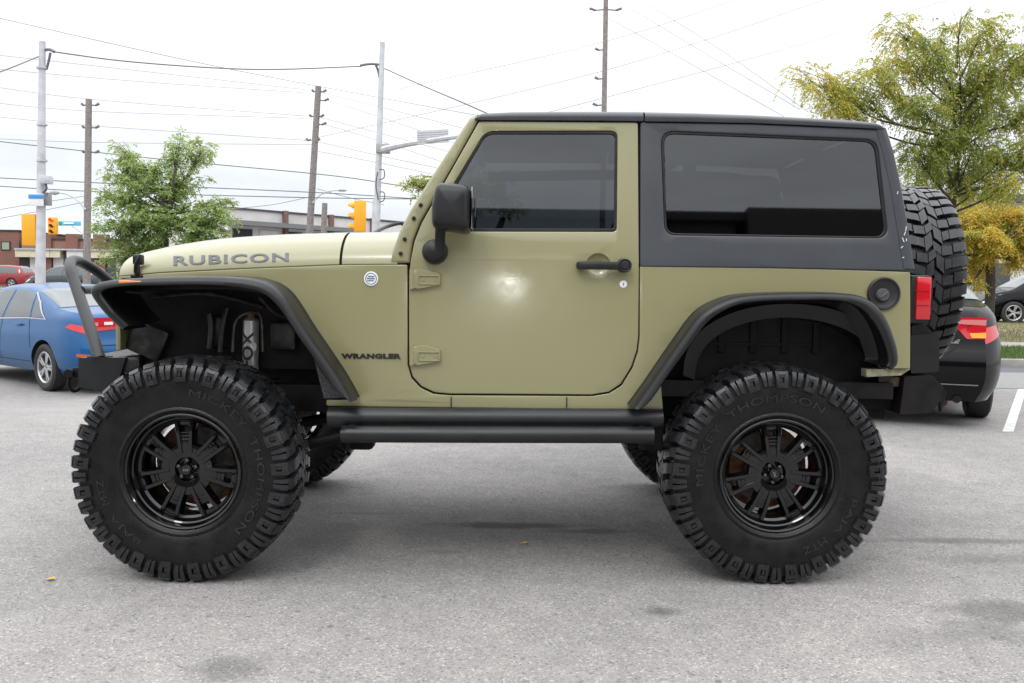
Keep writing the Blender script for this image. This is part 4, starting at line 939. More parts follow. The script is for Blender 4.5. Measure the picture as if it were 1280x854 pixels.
def car(name, label, cat, paint, loc, az, spec, group=None, detail=True, wheels=5):
    Ln, Wd, top, belt, wb, xr_, wr = spec['L'], spec['W'], spec['top'], spec['belt'], spec['wb'], spec['xr'], spec['wr']
    root = empty(name, loc, pi / 2 - az); tag(root, label, cat, group)
    rp = spec.get('rear', [(.2, .06), (.45, 0), (.62, .0), (.72, .05), (1.0, .10), (1.5, .2)]); fp = spec.get('front', [(.2, .1), (.4, 0), (.6, .02), (.9, .2), (1.5, .3)])
    def S(x, tt, side=1):
        e0 = min(x / .55, 1); e1 = min((Ln - x) / .8, 1)
        pf = (.80 + .20 * (1 - (1 - e0) ** 2.6)) * (.74 + .26 * (1 - (1 - e1) ** 2.4)); w = Wd * pf
        zt_ = interp(top, x); zb = spec['floor']; zs = min(interp(belt, x), zt_ - .05); g = zt_ - zs
        wrf = w * .95 - .36 * max(g - .05, 0) - .05
        K = [(0, zb), (w * .9, zb), (w * .965, zb + .10), (w * 1.0, zb + .38 * (zs - zb)), (w * .985, zb + .78 * (zs - zb)), (w * .945, zs), (wrf, zs + g * .86), (wrf - .14, zt_ - .012 - .02 * min(g, 1)), (0, zt_)]
        i = min(int(tt), 7); f = tt - i
        if i in (2, 3, 6, 7, 5):
            p0, p1, p2, p3 = K[max(i - 1, 2 if i < 5 else i)], K[i], K[i + 1], K[min(i + 2, 8)]
            if i == 5: y = p1[0] + (p2[0] - p1[0]) * f + .018 * sin(pi * f); z = p1[1] + (p2[1] - p1[1]) * f
            else:
                c = lambda a: .5 * (2 * p1[a] + (p2[a] - p0[a]) * f + (2 * p0[a] - 5 * p1[a] + 4 * p2[a] - p3[a]) * f * f + (p3[a] + 3 * p1[a] - p0[a] - 3 * p2[a]) * f ** 3); y, z = c(0), c(1)
        else: y = K[i][0] + (K[i + 1][0] - K[i][0]) * f; z = K[i][1] + (K[i + 1][1] - K[i][1]) * f
        xx = x + interp(rp, z) * max(0, 1 - x / .6) - interp(fp, z) * max(0, 1 - (Ln - x) / .7)
        return Vector((xx, y * side, z))
    ts = sorted(set([0, 1, 1.5, 2] + [2 + .25 * k for k in range(12)] + [5 + .25 * k for k in range(12)] + [8]))
    sx_ = sorted(set([0, .03, .08, .15, .25, .4, .55] + [.55 + (Ln - 1.3) * k / 34 for k in range(35)] + [Ln - .75, Ln - .6, Ln - .45, Ln - .3, Ln - .2, Ln - .1, Ln - .04, Ln]))
    rows = [[S(x, a, 1) for a in ts] + [S(x, a, -1) for a in ts[-2:0:-1]] for x in sx_]
    mb = MB(); mb.grid(rows, close_v=True); n = len(rows[0]); b0 = 0; h = len(ts)
    for base in (0, (len(rows) - 1) * n):       # caps as strips from side to side
        for k in range(h - 1):
            q = [base + k, base + k + 1, base + (n - k - 1) % n, base + (n - k) % n]
            q2 = list(dict.fromkeys(q));
            if len(q2) >= 3: mb.f.append(tuple(q2)); mb.mi.append(0)
    me = mb.mesh('body'); body_ = link('body', me, [paint, M_ARCH], root)
    if detail:
        cuts = []
        for xw in (xr_, xr_ + wb):
            mbc = MB(); mbc.lathe([(-Wd - .1, .0001), (-Wd - .1, wr + .055), (-Wd + .25, wr + .055), (-Wd + .25, .0001)], 'Y', 40, (xw, 0, wr + .0)); mbc.lathe([(Wd - .25, .0001), (Wd - .25, wr + .055), (Wd + .1, wr + .055), (Wd + .1, .0001)], 'Y', 40, (xw, 0, wr + .0))
            c = mbc.build('cut', M_ARCH, root); cuts.append(c); md = body_.modifiers.new('b', 'BOOLEAN'); md.object = c; md.solver = 'EXACT'; md.operation = 'DIFFERENCE'
        bpy.context.view_layer.update(); dg = bpy.context.evaluated_depsgraph_get(); me2 = bpy.data.meshes.new_from_object(body_.evaluated_get(dg))
        body_.modifiers.clear(); body_.data = me2
        for c in cuts: bpy.data.objects.remove(c)
        me2.materials.clear(); me2.materials.append(paint); me2.materials.append(M_ARCH)
        for p in me2.polygons:
            c = p.center; p.material_index = 0
            for xw in (xr_, xr_ + wb):
                d = sqrt((c.x - xw) ** 2 + (c.z - wr) ** 2)
                nr = p.normal.x * (c.x - xw) + p.normal.z * (c.z - wr)
                if d < wr + .06 and (nr < -.02 * 1 or abs(p.normal.y) > .9 and abs(c.y) < Wd - .2): p.material_index = 1
        bm = bmesh.new(); bm.from_mesh(me2); smooth_bm(bm, 40); bm.to_mesh(me2); bm.free()
    def patch(nm, cor, m_, side=1, off=.004, nx=8, ny=6, parent=body_):
        rows = []
        for i in range(nx + 1):
            u = i / nx; r = []
            for j in range(ny + 1):
                v = j / ny
                x = (cor[0][0] * (1 - u) + cor[1][0] * u) * (1 - v) + (cor[3][0] * (1 - u) + cor[2][0] * u) * v
                a = (cor[0][1] * (1 - u) + cor[1][1] * u) * (1 - v) + (cor[3][1] * (1 - u) + cor[2][1] * u) * v
                P0 = S(x, a, side); e = .01; nrm = (S(x + e, a, side) - P0).cross(S(x, min(a + e, 8), side) - P0 if a < 7.98 else P0 - S(x, a - e, side))
                if nrm.length < 1e-9: nrm = Vector((0, side, 0))
                nrm.normalize()
                if nrm.y * side < 0 and abs(nrm.y) > .05 or (nrm.z < 0 and a > 5): nrm = -nrm
                r.append(P0 + nrm * off)
            rows.append(r)
        return MB().grid(rows).build(nm, m_, parent)
    def across(nm, xa, xb, ta, m_, off=.005):
        rows = []
        for i in range(9):
            x = xa + (xb - xa) * i / 8; r = []
            for j in range(17):
                v = j / 8 - 1; a = 8 - (8 - ta) * abs(v); P0 = S(x, a, 1 if v >= 0 else -1); g = (S(x + .01, 8) - S(x, 8)); up = Vector((-g.z, 0, g.x)).normalized()
                r.append(P0 + up * off + Vector((0, 0, .0)))
            rows.append(r)
        return MB().grid(rows).build(nm, m_, body_)
    for s in (1, -1):
        for cor in spec['wins']: patch('side_window', cor, spec.get('glass', M_CGL), s)
        for cor, nm, m_ in spec.get('patches', []): patch(nm, cor, m_, s, off=.006)
        for cor in spec.get('lines', []): patch('door_gap', cor, M_SEAM, s, off=.002)
    across('rear_window', *spec['rw'], 6.15, M_CGL); across('windscreen', *spec['fw'], 6.15, M_CGL)
    if 'extra' in spec: spec['extra'](root, body_, S)
    ty, rm, bk = car_wheel_meshes(wr, .205, wheels)
    for xw in (xr_, xr_ + wb):
        for s in (1, -1):
            w = empty('wheel', (xw, s * (Wd - .115), wr)); w.parent = root; w.rotation_euler = (0, .3, 0 if s < 0 else pi)
            for me_, nm in ((ty, 'tyre'), (rm, 'rim'), (bk, 'hub')):
                o = bpy.data.objects.new(nm, me_); COL.objects.link(o); o.parent = w
    return root, S, body_
M_CGL = mat('car_glass_dark', (.07, .085, .09), .04, coat=.3, spec=.5)
M_BLUE = paintmat('blue_car_paint', (.010, .082, .22), rough=.28, metal=.1, coat=.6, spec=.1); M_BLK = paintmat('black_car_paint', (.002, .002, .003), rough=.3, coat=.45, spec=.05)
M_REDP = paintmat('red_car_paint', (.22, .012, .015), rough=.35); M_SILP = paintmat('silver_car_paint', (.45, .46, .47), rough=.35, metal=.3); M_WHP = paintmat('white_car_paint', (.75, .75, .74), rough=.35); M_DKP = paintmat('dark_green_paint', (.02, .035, .04), rough=.35)
SED = dict(L=4.66, W=.895, floor=.25, wb=2.70, xr=1.0, wr=.322,
    top=[(0, 1.02), (.06, 1.09), (.5, 1.115), (.75, 1.14), (1.1, 1.26), (1.5, 1.385), (1.95, 1.45), (2.4, 1.462), (2.8, 1.43), (3.1, 1.33), (3.6, 1.04), (3.75, 1.0), (4.3, .88), (4.55, .78), (4.66, .66)],
    belt=[(0, .90), (.5, .96), (1.5, .96), (3.4, .88), (4.4, .72), (4.66, .6)], rw=(.80, 1.55), fw=(3.02, 3.62),
    wins=[[(1.02, 5.12), (1.42, 5.08), (1.52, 5.86), (1.35, 5.62)], [(1.47, 5.08), (2.28, 5.06), (2.24, 5.93), (1.60, 5.90)], [(2.36, 5.06), (3.35, 5.06), (2.92, 5.90), (2.32, 5.93)]],
    lines=[[(1.36, 3.2), (1.375, 3.2), (1.475, 4.98), (1.46, 4.98)], [(2.31, 2.2), (2.325, 2.2), (2.33, 5), (2.315, 5)], [(3.28, 2.2), (3.295, 2.2), (3.30, 5), (3.285, 5)], [(1.4, 2.25), (3.3, 2.25), (3.3, 2.31), (1.4, 2.31)]])

bl = dict(SED)
def bl_extra(root, bd, S):
    def cap(nm, y0, y1, z0, z1, m_, xo=-.012, skew=0):
        # plate following the rear face
        rows = []
        for i in range(7):
            z = z0 + (z1 - z0) * i / 6; r = []
            for j in range(9):
                y = y0 + (y1 - y0) * j / 8; zz = z + skew * (j / 8) * (1 - i / 6)
                # find x of the rear face at this height
                t_ = 3.0; best = min((abs(S(0, 2 + k * .1).z - zz), 2 + k * .1) for k in range(31)); x = S(0, best[1]).x
                r.append((x + xo, y, zz))
            rows.append(r)
        mb = MB(); mb.grid(rows); mb.build(nm, m_, bd)
    for s in (1, -1):
        cap('tail_light', s * .34, s * .72, .87, 1.02, M_RED, skew=-.03); cap('reverse_light', s * .40, s * .52, .925, .965, M_WHT, xo=-.018); cap('reverse_light', s * .60, s * .69, .915, .96, mat('pink_lens2', (.6, .25, .25), .2, coat=.6), xo=-.018); cap('rear_reflector', s * .45, s * .70, .50, .54, mat('reflector_orange', (.55, .08, .02), .3))
    cap('number_plate', -.16, .16, .70, .84, M_WHT); cap('boot_seam', -.70, .70, .655, .665, M_SEAM, xo=-.006)
    cap('lower_bumper', -.62, .62, .24, .34, M_PLAS)
    for x in (1.75, 2.75):
        for s in (1, -1):
            P = S(x, 4.55, s); mb = MB(); mb.box(P + Vector((0, s * .025, 0)), (.19, .022, .030), bev=.009); mb.build('door_handle', M_BLUE, bd)
    for s in (1, -1):
        P = S(3.2, 5.1, s); mb = MB(); mb.box(P + Vector((0, s * .10, .06)), (.10, .19, .13), bev=.035); mb.build('side_mirror', M_BLUE, bd)
bl['extra'] = bl_extra
bl['patches'] = [([(.0, 4.30), (.40, 4.62), (.30, 5.0), (.0, 5.0)], 'tail_light', M_RED), ([(.02, 3.02), (.18, 3.05), (.18, 3.2), (.02, 3.2)], 'rear_reflector', mat('reflector_orange', (.55, .08, .02), .3)),
    ([(.98, 5.03), (3.4, 5.0), (3.4, 5.04), (.98, 5.07)], 'window_chrome', M_ALU), ([(.98, 5.05), (1.02, 5.05), (1.40, 5.72), (1.36, 5.78)], 'window_chrome', M_ALU), ([(1.36, 5.74), (1.40, 5.70), (1.62, 5.94), (1.60, 5.99)], 'window_chrome', M_ALU)]
car('parked_sedan', 'blue sedan parked behind the bull bar, seen from its rear left corner', 'car', M_BLUE, (-3.58, 8.75, ZG(-4.2, 9.2)), radians(-51), bl)
bk = dict(SED)
def bk_extra(root, bd, S):
    def rx(z): 
        best = min((abs(S(0, 2 + k * .05).z - z), 2 + k * .05) for k in range(61)); return S(0, best[1]).x
    def cap(nm, poly, m_, xo=-.012, inv=1, th=.01):
        # polygon (y,z) placed on the rear face, subdivided in z
        mb = MB(); c = (sum(p[0] for p in poly) / len(poly), sum(p[1] for p in poly) / len(poly)); n = len(poly); rings = []
        for s in (1, .66, .33, .001): rings.append([(rx(c[1] + (p[1] - c[1]) * s) + xo, (c[0] + (p[0] - c[0]) * s) * inv, c[1] + (p[1] - c[1]) * s) for p in poly])
        mb.grid(rings, close_v=True); return mb.build(nm, m_, bd)
    for s in (1, -1):
        cap('tail_light', [(.34, .985), (.71, .99), (.71, .80), (.56, .80), (.50, .87), (.42, .93)], M_RED, inv=s)
        cap('tail_light_lens', [(.37, .965), (.71, .97), (.71, .92), (.45, .93)], mat('pink_lens', (.6, .18, .18), .2, coat=.6), inv=s, xo=-.018)
        cap('turn_signal', [(.58, .85), (.71, .86), (.71, .81), (.60, .81)], mat('amber_bright', (.80, .33, .04), .2), inv=s, xo=-.018)
    cap('boot_lower_panel', [(-.45, .80), (.45, .80), (.40, .72), (.3, .68), (-.3, .68), (-.40, .72)], mat('black_gloss_dark', (.012, .012, .014), .15, coat=1), xo=-.008)
    mb = MB(); pts = [(-.60, .98), (-.55, .84), (-.48, .72), (-.38, .655), (0, .64), (.38, .655), (.48, .72), (.55, .84), (.60, .98)]
    mb.tube([(rx(z) - .004, y, z) for y, z in pts], .006, 6, False); mb.build('boot_seam', M_SEAM, bd)
    cap('bumper_chrome_line', [(-.66, .405), (.66, .405), (.66, .395), (-.66, .395)], mat('trim_grey', (.3, .3, .31), .3, metal=.6))
    cap('number_plate', [(-.16, .80), (.16, .80), (.16, .92), (-.16, .92)], M_WHT, xo=-.02)
    vs, fs = glyphs('LE', 1, .05, .2); 
    MB().add([(rx(.775) - .016, -(.42 + v.x * .075), .76 + v.y * .045) for v in vs], fs).build('boot_badge', M_ALU, bd)
    mb = MB(); mb.tube([(.25, -.5, .26), (.02, -.5, .27)], .035, 14, False); mb.build('exhaust', M_DARK, root)
    mb = MB(); mb.box((.3, -.3, .23), (.2, .3, .10), bev=.03); mb.build('silencer', M_RUST, root)
bk['extra'] = bk_extra
bk['patches'] = [([(.0, 4.0), (.30, 4.35), (.22, 4.95), (.0, 4.95)], 'tail_light', M_RED)]
car('parked_sedan', 'black sedan parked behind the spare wheel, seen from its rear with red tail light', 'car', M_BLK, (4.80, 4.45, 0), radians(20), bk)
SUV = dict(L=4.8, W=.95, floor=.28, wb=2.79, xr=1.0, wr=.37,
    top=[(0, 1.0), (.05, 1.2), (.25, 1.5), (.5, 1.66), (1.5, 1.74), (2.6, 1.73), (2.95, 1.66), (3.25, 1.50), (3.8, 1.14), (3.95, 1.10), (4.5, 1.0), (4.7, .9), (4.8, .75)],
    belt=[(0, 1.05), (1.5, 1.08), (3.6, 1.02), (4.5, .85), (4.8, .7)], rw=(.06, .45), fw=(3.02, 3.72), rear=[(.2, .05), (.5, 0), (1.0, .05), (1.7, .2)],
    wins=[[(.55, 5.1), (1.25, 5.08), (1.25, 5.92), (.75, 5.9)], [(1.32, 5.08), (2.22, 5.06), (2.22, 5.93), (1.32, 5.92)], [(2.3, 5.06), (3.5, 5.06), (2.92, 5.90), (2.3, 5.93)]],
    lines=[[(1.36, 2.2), (1.375, 2.2), (1.30, 5), (1.285, 5)], [(2.25, 2.2), (2.265, 2.2), (2.27, 5), (2.255, 5)], [(3.4, 2.2), (3.415, 2.2), (3.42, 5), (3.405, 5)]])
SUV['patches'] = [([(4.45, 4.3), (4.76, 4.2), (4.76, 4.8), (4.40, 4.95)], 'headlight', M_WHT)]
HAT = dict(SUV); HAT.update(L=4.3, wb=2.6, wr=.33, W=.88, xr=.8); HAT['top'] = [(x * .895, z * .90) for x, z in SUV['top']]; HAT['belt'] = [(x * .895, z * .9) for x, z in SUV['belt']]
HAT['rw'] = (.06, .4); HAT['fw'] = (2.72, 3.33); HAT['wins'] = [[(x * .895, a) for x, a in w] for w in SUV['wins']]; HAT['lines'] = []; HAT['floor'] = .22; HAT['patches'] = [([(x * .895, a) for x, a in HAT['patches'][0][0]], 'headlight', M_WHT)]
def at(px, depth): return CAM.x + (px - 632) / FPX * depth, CAM.y + depth
# heading azimuth measured from +y clockwise
x, y = at(1258, 31.0); h = radians(-82)
car('parked_suv', 'black sport utility vehicle parked beyond the lawn under the yellow tree', 'car', M_BLK, (x + 3.75 * sin(-h) - .46, y - 3.79 * cos(h) - .75, .06), h, SUV)
x, y = at(10, 70); car('parked_suv', 'red car in the far lot left of the silver pole', 'car', M_REDP, (x + 1.9, y, .12), radians(-88), SUV, 'cars in the far parking lot')
x, y = at(95, 58); car('parked_suv', 'dark utility vehicle in the far lot right of the silver pole, behind the bull bar', 'car', M_DKP, (x + 1.9, y, 0.05), radians(-86), SUV, 'cars in the far parking lot')
x, y = at(4, 78); car('parked_van', 'white car at the left picture edge behind the red car', 'car', M_WHP, (x - 2.2, y, .35), radians(80), HAT, 'cars in the far parking lot')
x, y = at(20, 21.5); car('parked_hatchback', 'silver grey car at the left picture edge just behind the blue sedan', 'car', M_SILP, (x - 4.5, y + .8, -.30), radians(88), HAT)
# ================================================================== buildings
def brickmat(name, c1, c2, mortar, sc=4.0):
    m = mat(name, c1, .85); t = m.node_tree; b = t.nodes['Principled BSDF']; tcn = N(t, 'ShaderNodeTexCoord')
    mpn = N(t, 'ShaderNodeMapping'); mpn.inputs['Rotation'].default_value = (pi / 2, 0, 0); t.links.new(tcn.outputs['Object'], mpn.inputs[0])
    br = N(t, 'ShaderNodeTexBrick'); br.inputs['Scale'].default_value = sc; br.inputs['Color1'].default_value = (*c1, 1); br.inputs['Color2'].default_value = (*c2, 1); br.inputs['Mortar'].default_value = (*mortar, 1); br.inputs['Mortar Size'].default_value = .012
    t.links.new(mpn.outputs[0], br.inputs[0]); t.links.new(br.outputs[0], b.inputs['Base Color']); return m
M_BRK = brickmat('red_brown_brick', (.16, .065, .045), (.20, .085, .06), (.2, .16, .14)); M_BRK2 = brickmat('brown_brick', (.21, .10, .07), (.25, .13, .09), (.25, .2, .17))
M_FAS = mat('cream_fascia', (.55, .50, .36), .6, var=.08, vscale=2); M_WHW = mat('white_wall', (.55, .54, .53), .7, var=.08, vscale=1); M_GRW = mat('grey_wall', (.55, .54, .53), .8, var=.1, vscale=.6)
M_DGL = mat('window_dark', (.04, .045, .05), .1, coat=.6); M_DRK = mat('dark_recess', (.03, .028, .027), .8); M_MET = mat('galvanised_steel', (.42, .43, .45), .45, metal=.4, var=.12, vscale=6)
def Zat(py, px, depth): # height of a pixel at a given depth
    d = ray(px, py); return CAM.z + d.z * depth / d.y
# low brick shop building, left
bx0, by = at(-90, 84); bx1, _ = at(27, 84); zt1 = Zat(289, 10, 84)
bd = empty('brick_building', ((bx0 + bx1) / 2, by, 0)); tag(bd, 'two-storey dark brick building at the left edge with one small window', 'building')
def pb(name, x0, x1, y0, y1, z0, z1, m_, par, bev=0):
    return MB().box(((x0 + x1) / 2, (y0 + y1) / 2, (z0 + z1) / 2), (x1 - x0, y1 - y0, z1 - z0), bev=bev).build(name, m_, par, True)
w_ = pb('wall', bx0, bx1, by, by + 12, 0, zt1, M_BRK, bd); pb('roof', bx0 - .1, bx1 + .1, by - .1, by + 12.1, zt1 - .001, zt1 + .12, M_DRK, bd)
wx0, _ = at(5, 84); wx1, _ = at(17, 84); f_ = pb('window', wx0, wx1, by - .06, by + .1, Zat(313, 10, 84), Zat(302, 10, 84), M_DRK, bd)
o = pb('pane', wx0 + .12, wx1 - .12, by - .08, by - .03, Zat(312, 10, 84), Zat(303.2, 10, 84), mat('pane_green', (.25, .30, .24), .3), f_); o.matrix_parent_inverse = Matrix()
for px0 in (-50, -25):
    wx0, _ = at(px0, 84); f_ = pb('window', wx0, wx0 + .9, by - .06, by + .1, Zat(313, 10, 84), Zat(302, 10, 84), M_DRK, bd)
sx0, sy = at(27.5, 83); sx1, _ = at(300, 83); zt2 = Zat(300, 80, 83)
sh = empty('shop_building', ((sx0 + sx1) / 2, sy, 0)); tag(sh, 'single-storey brick shop row with cream fascia behind the silver pole', 'building')
pb('wall', sx0, sx1, sy + .4, sy + 14, 0, zt2, M_BRK2, sh); pb('roof', sx0, sx1, sy + .3, sy + 14.1, zt2 + .001, zt2 + .15, M_DRK, sh)
for px in (58, 91, 125, 160, 200, 240):
    a_, _ = at(px, 83); pb('parapet_pier', a_ - .5, a_ + .55, sy + .1, sy + 1.2, 0, zt2 + .55, M_BRK, sh)
zf0, zf1 = Zat(322, 70, 83), Zat(313, 70, 83)
for p0, p1, m_ in ((24.5, 67, M_FAS), (67.5, 80, M_FAS), (88, 108, M_WHW), (110, 150, M_FAS), (152, 200, M_WHW), (203, 260, M_FAS)):
    pb('fascia', at(p0, 83)[0], at(p1, 83)[0], sy - .35, sy + .35, zf0, zf1, m_, sh)
pb('canopy_edge', at(24.5, 83)[0], sx1, sy - .5, sy + .38, zf1 + .002, zf1 + .14, M_MET, sh)
for p0, p1, m_ in ((26, 38, M_DRK), (38, 54, M_WHW), (54, 67, M_DRK), (67, 80, M_WHW), (80, 100, M_DGL), (100, 112, M_WHW), (112, 145, M_DGL), (145, 190, M_WHW), (190, 250, M_DGL)):
    pb('shop_front', at(p0, 83)[0], at(p1, 83)[0] - .03, sy + .30, sy + .5, 0, zf0 - .002, m_, sh)
# long grey building receding, behind the poles
p0 = U(285, 300, 74.0 + CAM.y); p1 = U(640, 300, 104 + CAM.y)
gb = empty('long_building', (p0.x, p0.y, 0)); tag(gb, 'long low grey building with brick piers and dark loading bays beyond the bonnet', 'building')
dv = Vector((p1.x - p0.x, p1.y - p0.y, 0)); Lg = dv.length; dv.normalize(); nv = Vector((dv.y, -dv.x, 0)); an = atan2(dv.y, dv.x); RZ = Matrix.Rotation(an, 3, 'Z'); o0 = Vector((p0.x, p0.y, 0))
zr = Zat(261, 290, 74)
def lb(name, s0, s1, d0, d1, z0, z1, m_):
    c = o0 + dv * (s0 + s1) / 2 + nv * (d0 + d1) / 2 + Vector((0, 0, (z0 + z1) / 2)); return MB().box(c, (s1 - s0, abs(d1 - d0), z1 - z0), rot=RZ).build(name, m_, gb, True)
lb('wall', 0, Lg, -14, 0, 0, zr, M_GRW); lb('parapet_cap', -.1, Lg, -.5, .12, zr + .002, zr + .16, mat('cap_dark', (.06, .05, .05), .7))
zc = Zat(277.5, 300, 74)
lb('awning', 0, Lg * .36, .02, 1.2, zc - .25, zc + .12, mat('awning_grey', (.16, .16, .16), .7))
for k in range(14): lb('loading_door', .4 + k * 2.6, 2.3 + k * 2.6, .004, .10, 0, zc - .5, M_DRK if k % 3 != 1 else M_WHW)
def s_at(px):   # distance along the facade seen at px
    d = ray(px, 300); A = np.array([[d.x, -dv.x], [d.y, -dv.y]]); r = np.linalg.solve(A, [o0.x - CAM.x, o0.y - CAM.y]); return r[1]
for px in (355, 412, 464, 590): s_ = s_at(px); lb('brick_pier', s_ - .17, s_ + .17, .005, .4, 0, zr + .2, mat('pier_brown', (.17, .10, .08), .85))
# big pale building far right, behind the trees
rx0, ry = at(1120, 52); rx1, _ = at(1500, 52); zt3 = Zat(243, 1240, 52)
rb_ = empty('warehouse_building', ((rx0 + rx1) / 2, ry, 0)); tag(rb_, 'pale flat-roofed building with dark roof edge behind the yellow tree', 'building')
pb('wall', rx0, rx1, ry, ry + 20, 0, zt3 - .45, M_WHW, rb_); pb('roof_edge', rx0 - .3, rx1, ry - .4, ry + 20, zt3 - .449, zt3, mat('roof_dark', (.06, .065, .07), .6), rb_)
for k in range(6): pb('window', rx0 + 1.5 + 3 * k, rx0 + 3.4 + 3 * k, ry - .05, ry + .1, 1.0, 2.6, M_DGL, rb_)
# the building across the lot, behind the photographer: its dark outline shows in the vehicle's glass
ob_ = empty('office_building', (2, -26, 0)); tag(ob_, 'dark flat-roofed building mirrored along the bottom of the rear side window', 'building')
pb('wall', -40, 9, -34, -26, 0, 8.9, mat('dark_cladding', (.05, .045, .042), .7, var=.3), ob_); pb('roof', -40.3, 9.3, -34.2, -25.7, 8.901, 9.2, M_DRK, ob_)
pb('extension', 9.31, 30, -33, -25.5, 0, 9.3, mat('dark_cladding', (.05, .045, .042), .7), ob_)
for k in range(9): pb('window', -20 + k * 3.1, -18 + k * 3.1, -26.0, -25.9, 1.0, 2.8, M_DGL, ob_)
# ================================================================== poles, signals
M_CPOLE = mat('pale_steel_pole', (.50, .51, .54), .5, metal=.2, var=.12, vscale=3); M_WOOD = mat('weathered_wood_pole', (.21, .19, .18), .85, var=.25, vscale=12); M_SIG = mat('signal_yellow', (.78, .36, .015), .45); M_CAB = mat('cable_black', (.10, .10, .12), .6); M_CER = mat('insulator_grey', (.16, .15, .16), .5)
def pxd(px, py, depth): return U(px, py, CAM.y + depth)
def pole(name, label, cat, bot, top, depth, r0_, r1_, m_, group=None):
    a = pxd(*top, depth); b = pxd(*bot, depth); k = (a.z + .0) / max(a.z - b.z, .1); base = a + (b - a) * k; base.z = 0
    root = empty(name, (base.x, base.y, 0)); tag(root, label, cat, group); MB().tube([base, a], [r0_, r1_], 16, False).build('pole', m_, root, True); return root
def addtube(root, name, pts, r, m_, seg=8, sm=True): return MB().tube(pts, r, seg, sm).build(name, m_, root, True)
def addbox(root, name, c, d, m_, bev=.01, rot=None): return MB().box(c, d, rot=rot, bev=bev).build(name, m_, root, True)
D1 = 31
pa = pole('signal_pole', 'silver steel signal pole at the left carrying the large yellow signal head', 'pole', (50.5, 345), (53, 52), D1, .17, .10, M_CPOLE)
addtube(pa, 'cable_bracket', [pxd(54, 63, D1), pxd(62, 62, D1), pxd(68, 65, D1)], .05, M_CER); addtube(pa, 'hanging_cable', [pxd(63, 66, D1), pxd(61, 76, D1), pxd(58, 87, D1)], .04, M_CAB)
addbox(pa, 'control_box', pxd(57.5, 225, D1 - .2), (.34, .3, .26), M_CPOLE); addbox(pa, 'junction_box', pxd(59, 249, D1), (.2, .25, .42), mat('box_grey', (.25, .24, .24), .6))
addtube(pa, 'cable_loop', [pxd(57, 230, D1 - .25), pxd(58, 236, D1 - .25), pxd(54, 241, D1 - .2)], .04, M_CAB)
for z in (85, 156, 201): 
    q = pxd(52.5, z, D1); MB().lathe([(-.03, .15), (-.03, .17), (.03, .17), (.03, .15)], 'Z', 16, q).build('pole_band', M_CPOLE, pa, True)
s_ = addbox(pa, 'street_sign', pxd(45, 250, D1 - .25), (.50, .03, .40), M_WHT); q = pxd(45, 245.5, D1 - .28); addbox(pa, 'sign_band', q, (.50, .03, .13), mat('sign_blue', (.05, .25, .62), .5))
def siglight(label, depth, px0, px1, py0, py1, yaw, group, lit=None):
    c = pxd((px0 + px1) / 2, (py0 + py1) / 2, depth); H_ = (py1 - py0) / FPX * depth; W_ = (px1 - px0) / FPX * depth
    root = empty('traffic_light', (c.x, c.y, c.z - H_ / 2), yaw); tag(root, label, 'traffic light', group)
    MB().box((0, 0, H_ / 2), (W_, W_ * .55, H_), bev=.03).build('housing', M_SIG, root)
    for k in range(3):
        z = H_ * (k + .5) / 3; on = (k == lit)
        MB().lathe([(-W_ * .29, .0001), (-W_ * .29, H_ * .11)], 'Y', 20, (0, 0, z)).build('lamp', mat('lamp_red_lit', (1, .03, .02), .3, emit=1.5) if on else mat('lamp_off', (.05, .03, .02), .3), root)
        rows = []
        for i in range(13):
            t = radians(-20) + radians(220) * i / 12; rr_ = H_ * .135
            rows.append([(rr_ * cos(t), -W_ * .27, z + rr_ * sin(t)), (rr_ * cos(t), -W_ * .27 - H_ * (.20 if sin(t) > .2 else .08), z + rr_ * sin(t) - .02)])
        MB().grid(rows).build('visor', M_SIG, root)
    return root
siglight('large yellow traffic light seen from behind, fixed left of the silver pole', D1, 29, 45.5, 268, 307, pi + .15, 'traffic lights')
siglight('small yellow traffic light showing red, right of the silver pole', 46, 61, 71.5, 272, 293, 0, 'traffic lights', lit=2)
tr = siglight('yellow traffic light seen side-on above the bonnet', 34, 437, 463, 252, 290.5, radians(-80), 'traffic lights')
for c_ in tr.children: pass
pb2 = pole('signal_pole', 'tall silver signal pole with side arm rising above the bonnet', 'pole', (470.5, 290), (478, 53), 36, .15, .10, M_CPOLE)
addtube(pb2, 'side_post', [pxd(469, 250, 36), pxd(468, 285, 36), pxd(467, 350, 36)], .10, M_CPOLE)
addtube(pb2, 'mast_arm', [pxd(476, 188, 36), pxd(500, 182, 35), pxd(530, 177, 34), pxd(610, 165, 31)], [.15, .12, .10, .08], M_CPOLE); addbox(pb2, 'arm_clamp', pxd(479, 186, 36), (.5, .4, .34), mat('clamp_grey', (.3, .31, .3), .6))
addtube(pb2, 'cable_bracket', [pxd(476, 81, 36), pxd(463, 80, 36), pxd(450, 82, 36)], .05, M_CER); addtube(pb2, 'hanging_cable', [pxd(470, 82, 36), pxd(473, 90, 36), pxd(475, 101, 36)], .045, M_CAB)
for z in (212, 240): addtube(pb2, 'cable_loop', [pxd(474, z, 35.7), pxd(480, z + 1, 35.7), pxd(480, z + 10, 35.7), pxd(474, z + 13, 35.7)], .02, M_CAB)
addtube(pb2, 'conduit', [pxd(472, 215, 35.7), pxd(470, 232, 35.7), pxd(473, 250, 35.7)], .025, M_CAB)
sg = empty('overhead_sign', pxd(541, 172, 34.0)); tag(sg, 'pale rectangular overhead sign fixed to the mast arm beside the windscreen', 'sign')
q = pxd(541, 171, 33.8); MB().box(q, (1.15, .03, .48), rot=Matrix.Rotation(radians(-4), 3, 'Y')).build('panel', mat('sign_pale', (.50, .52, .55), .5), sg, True)
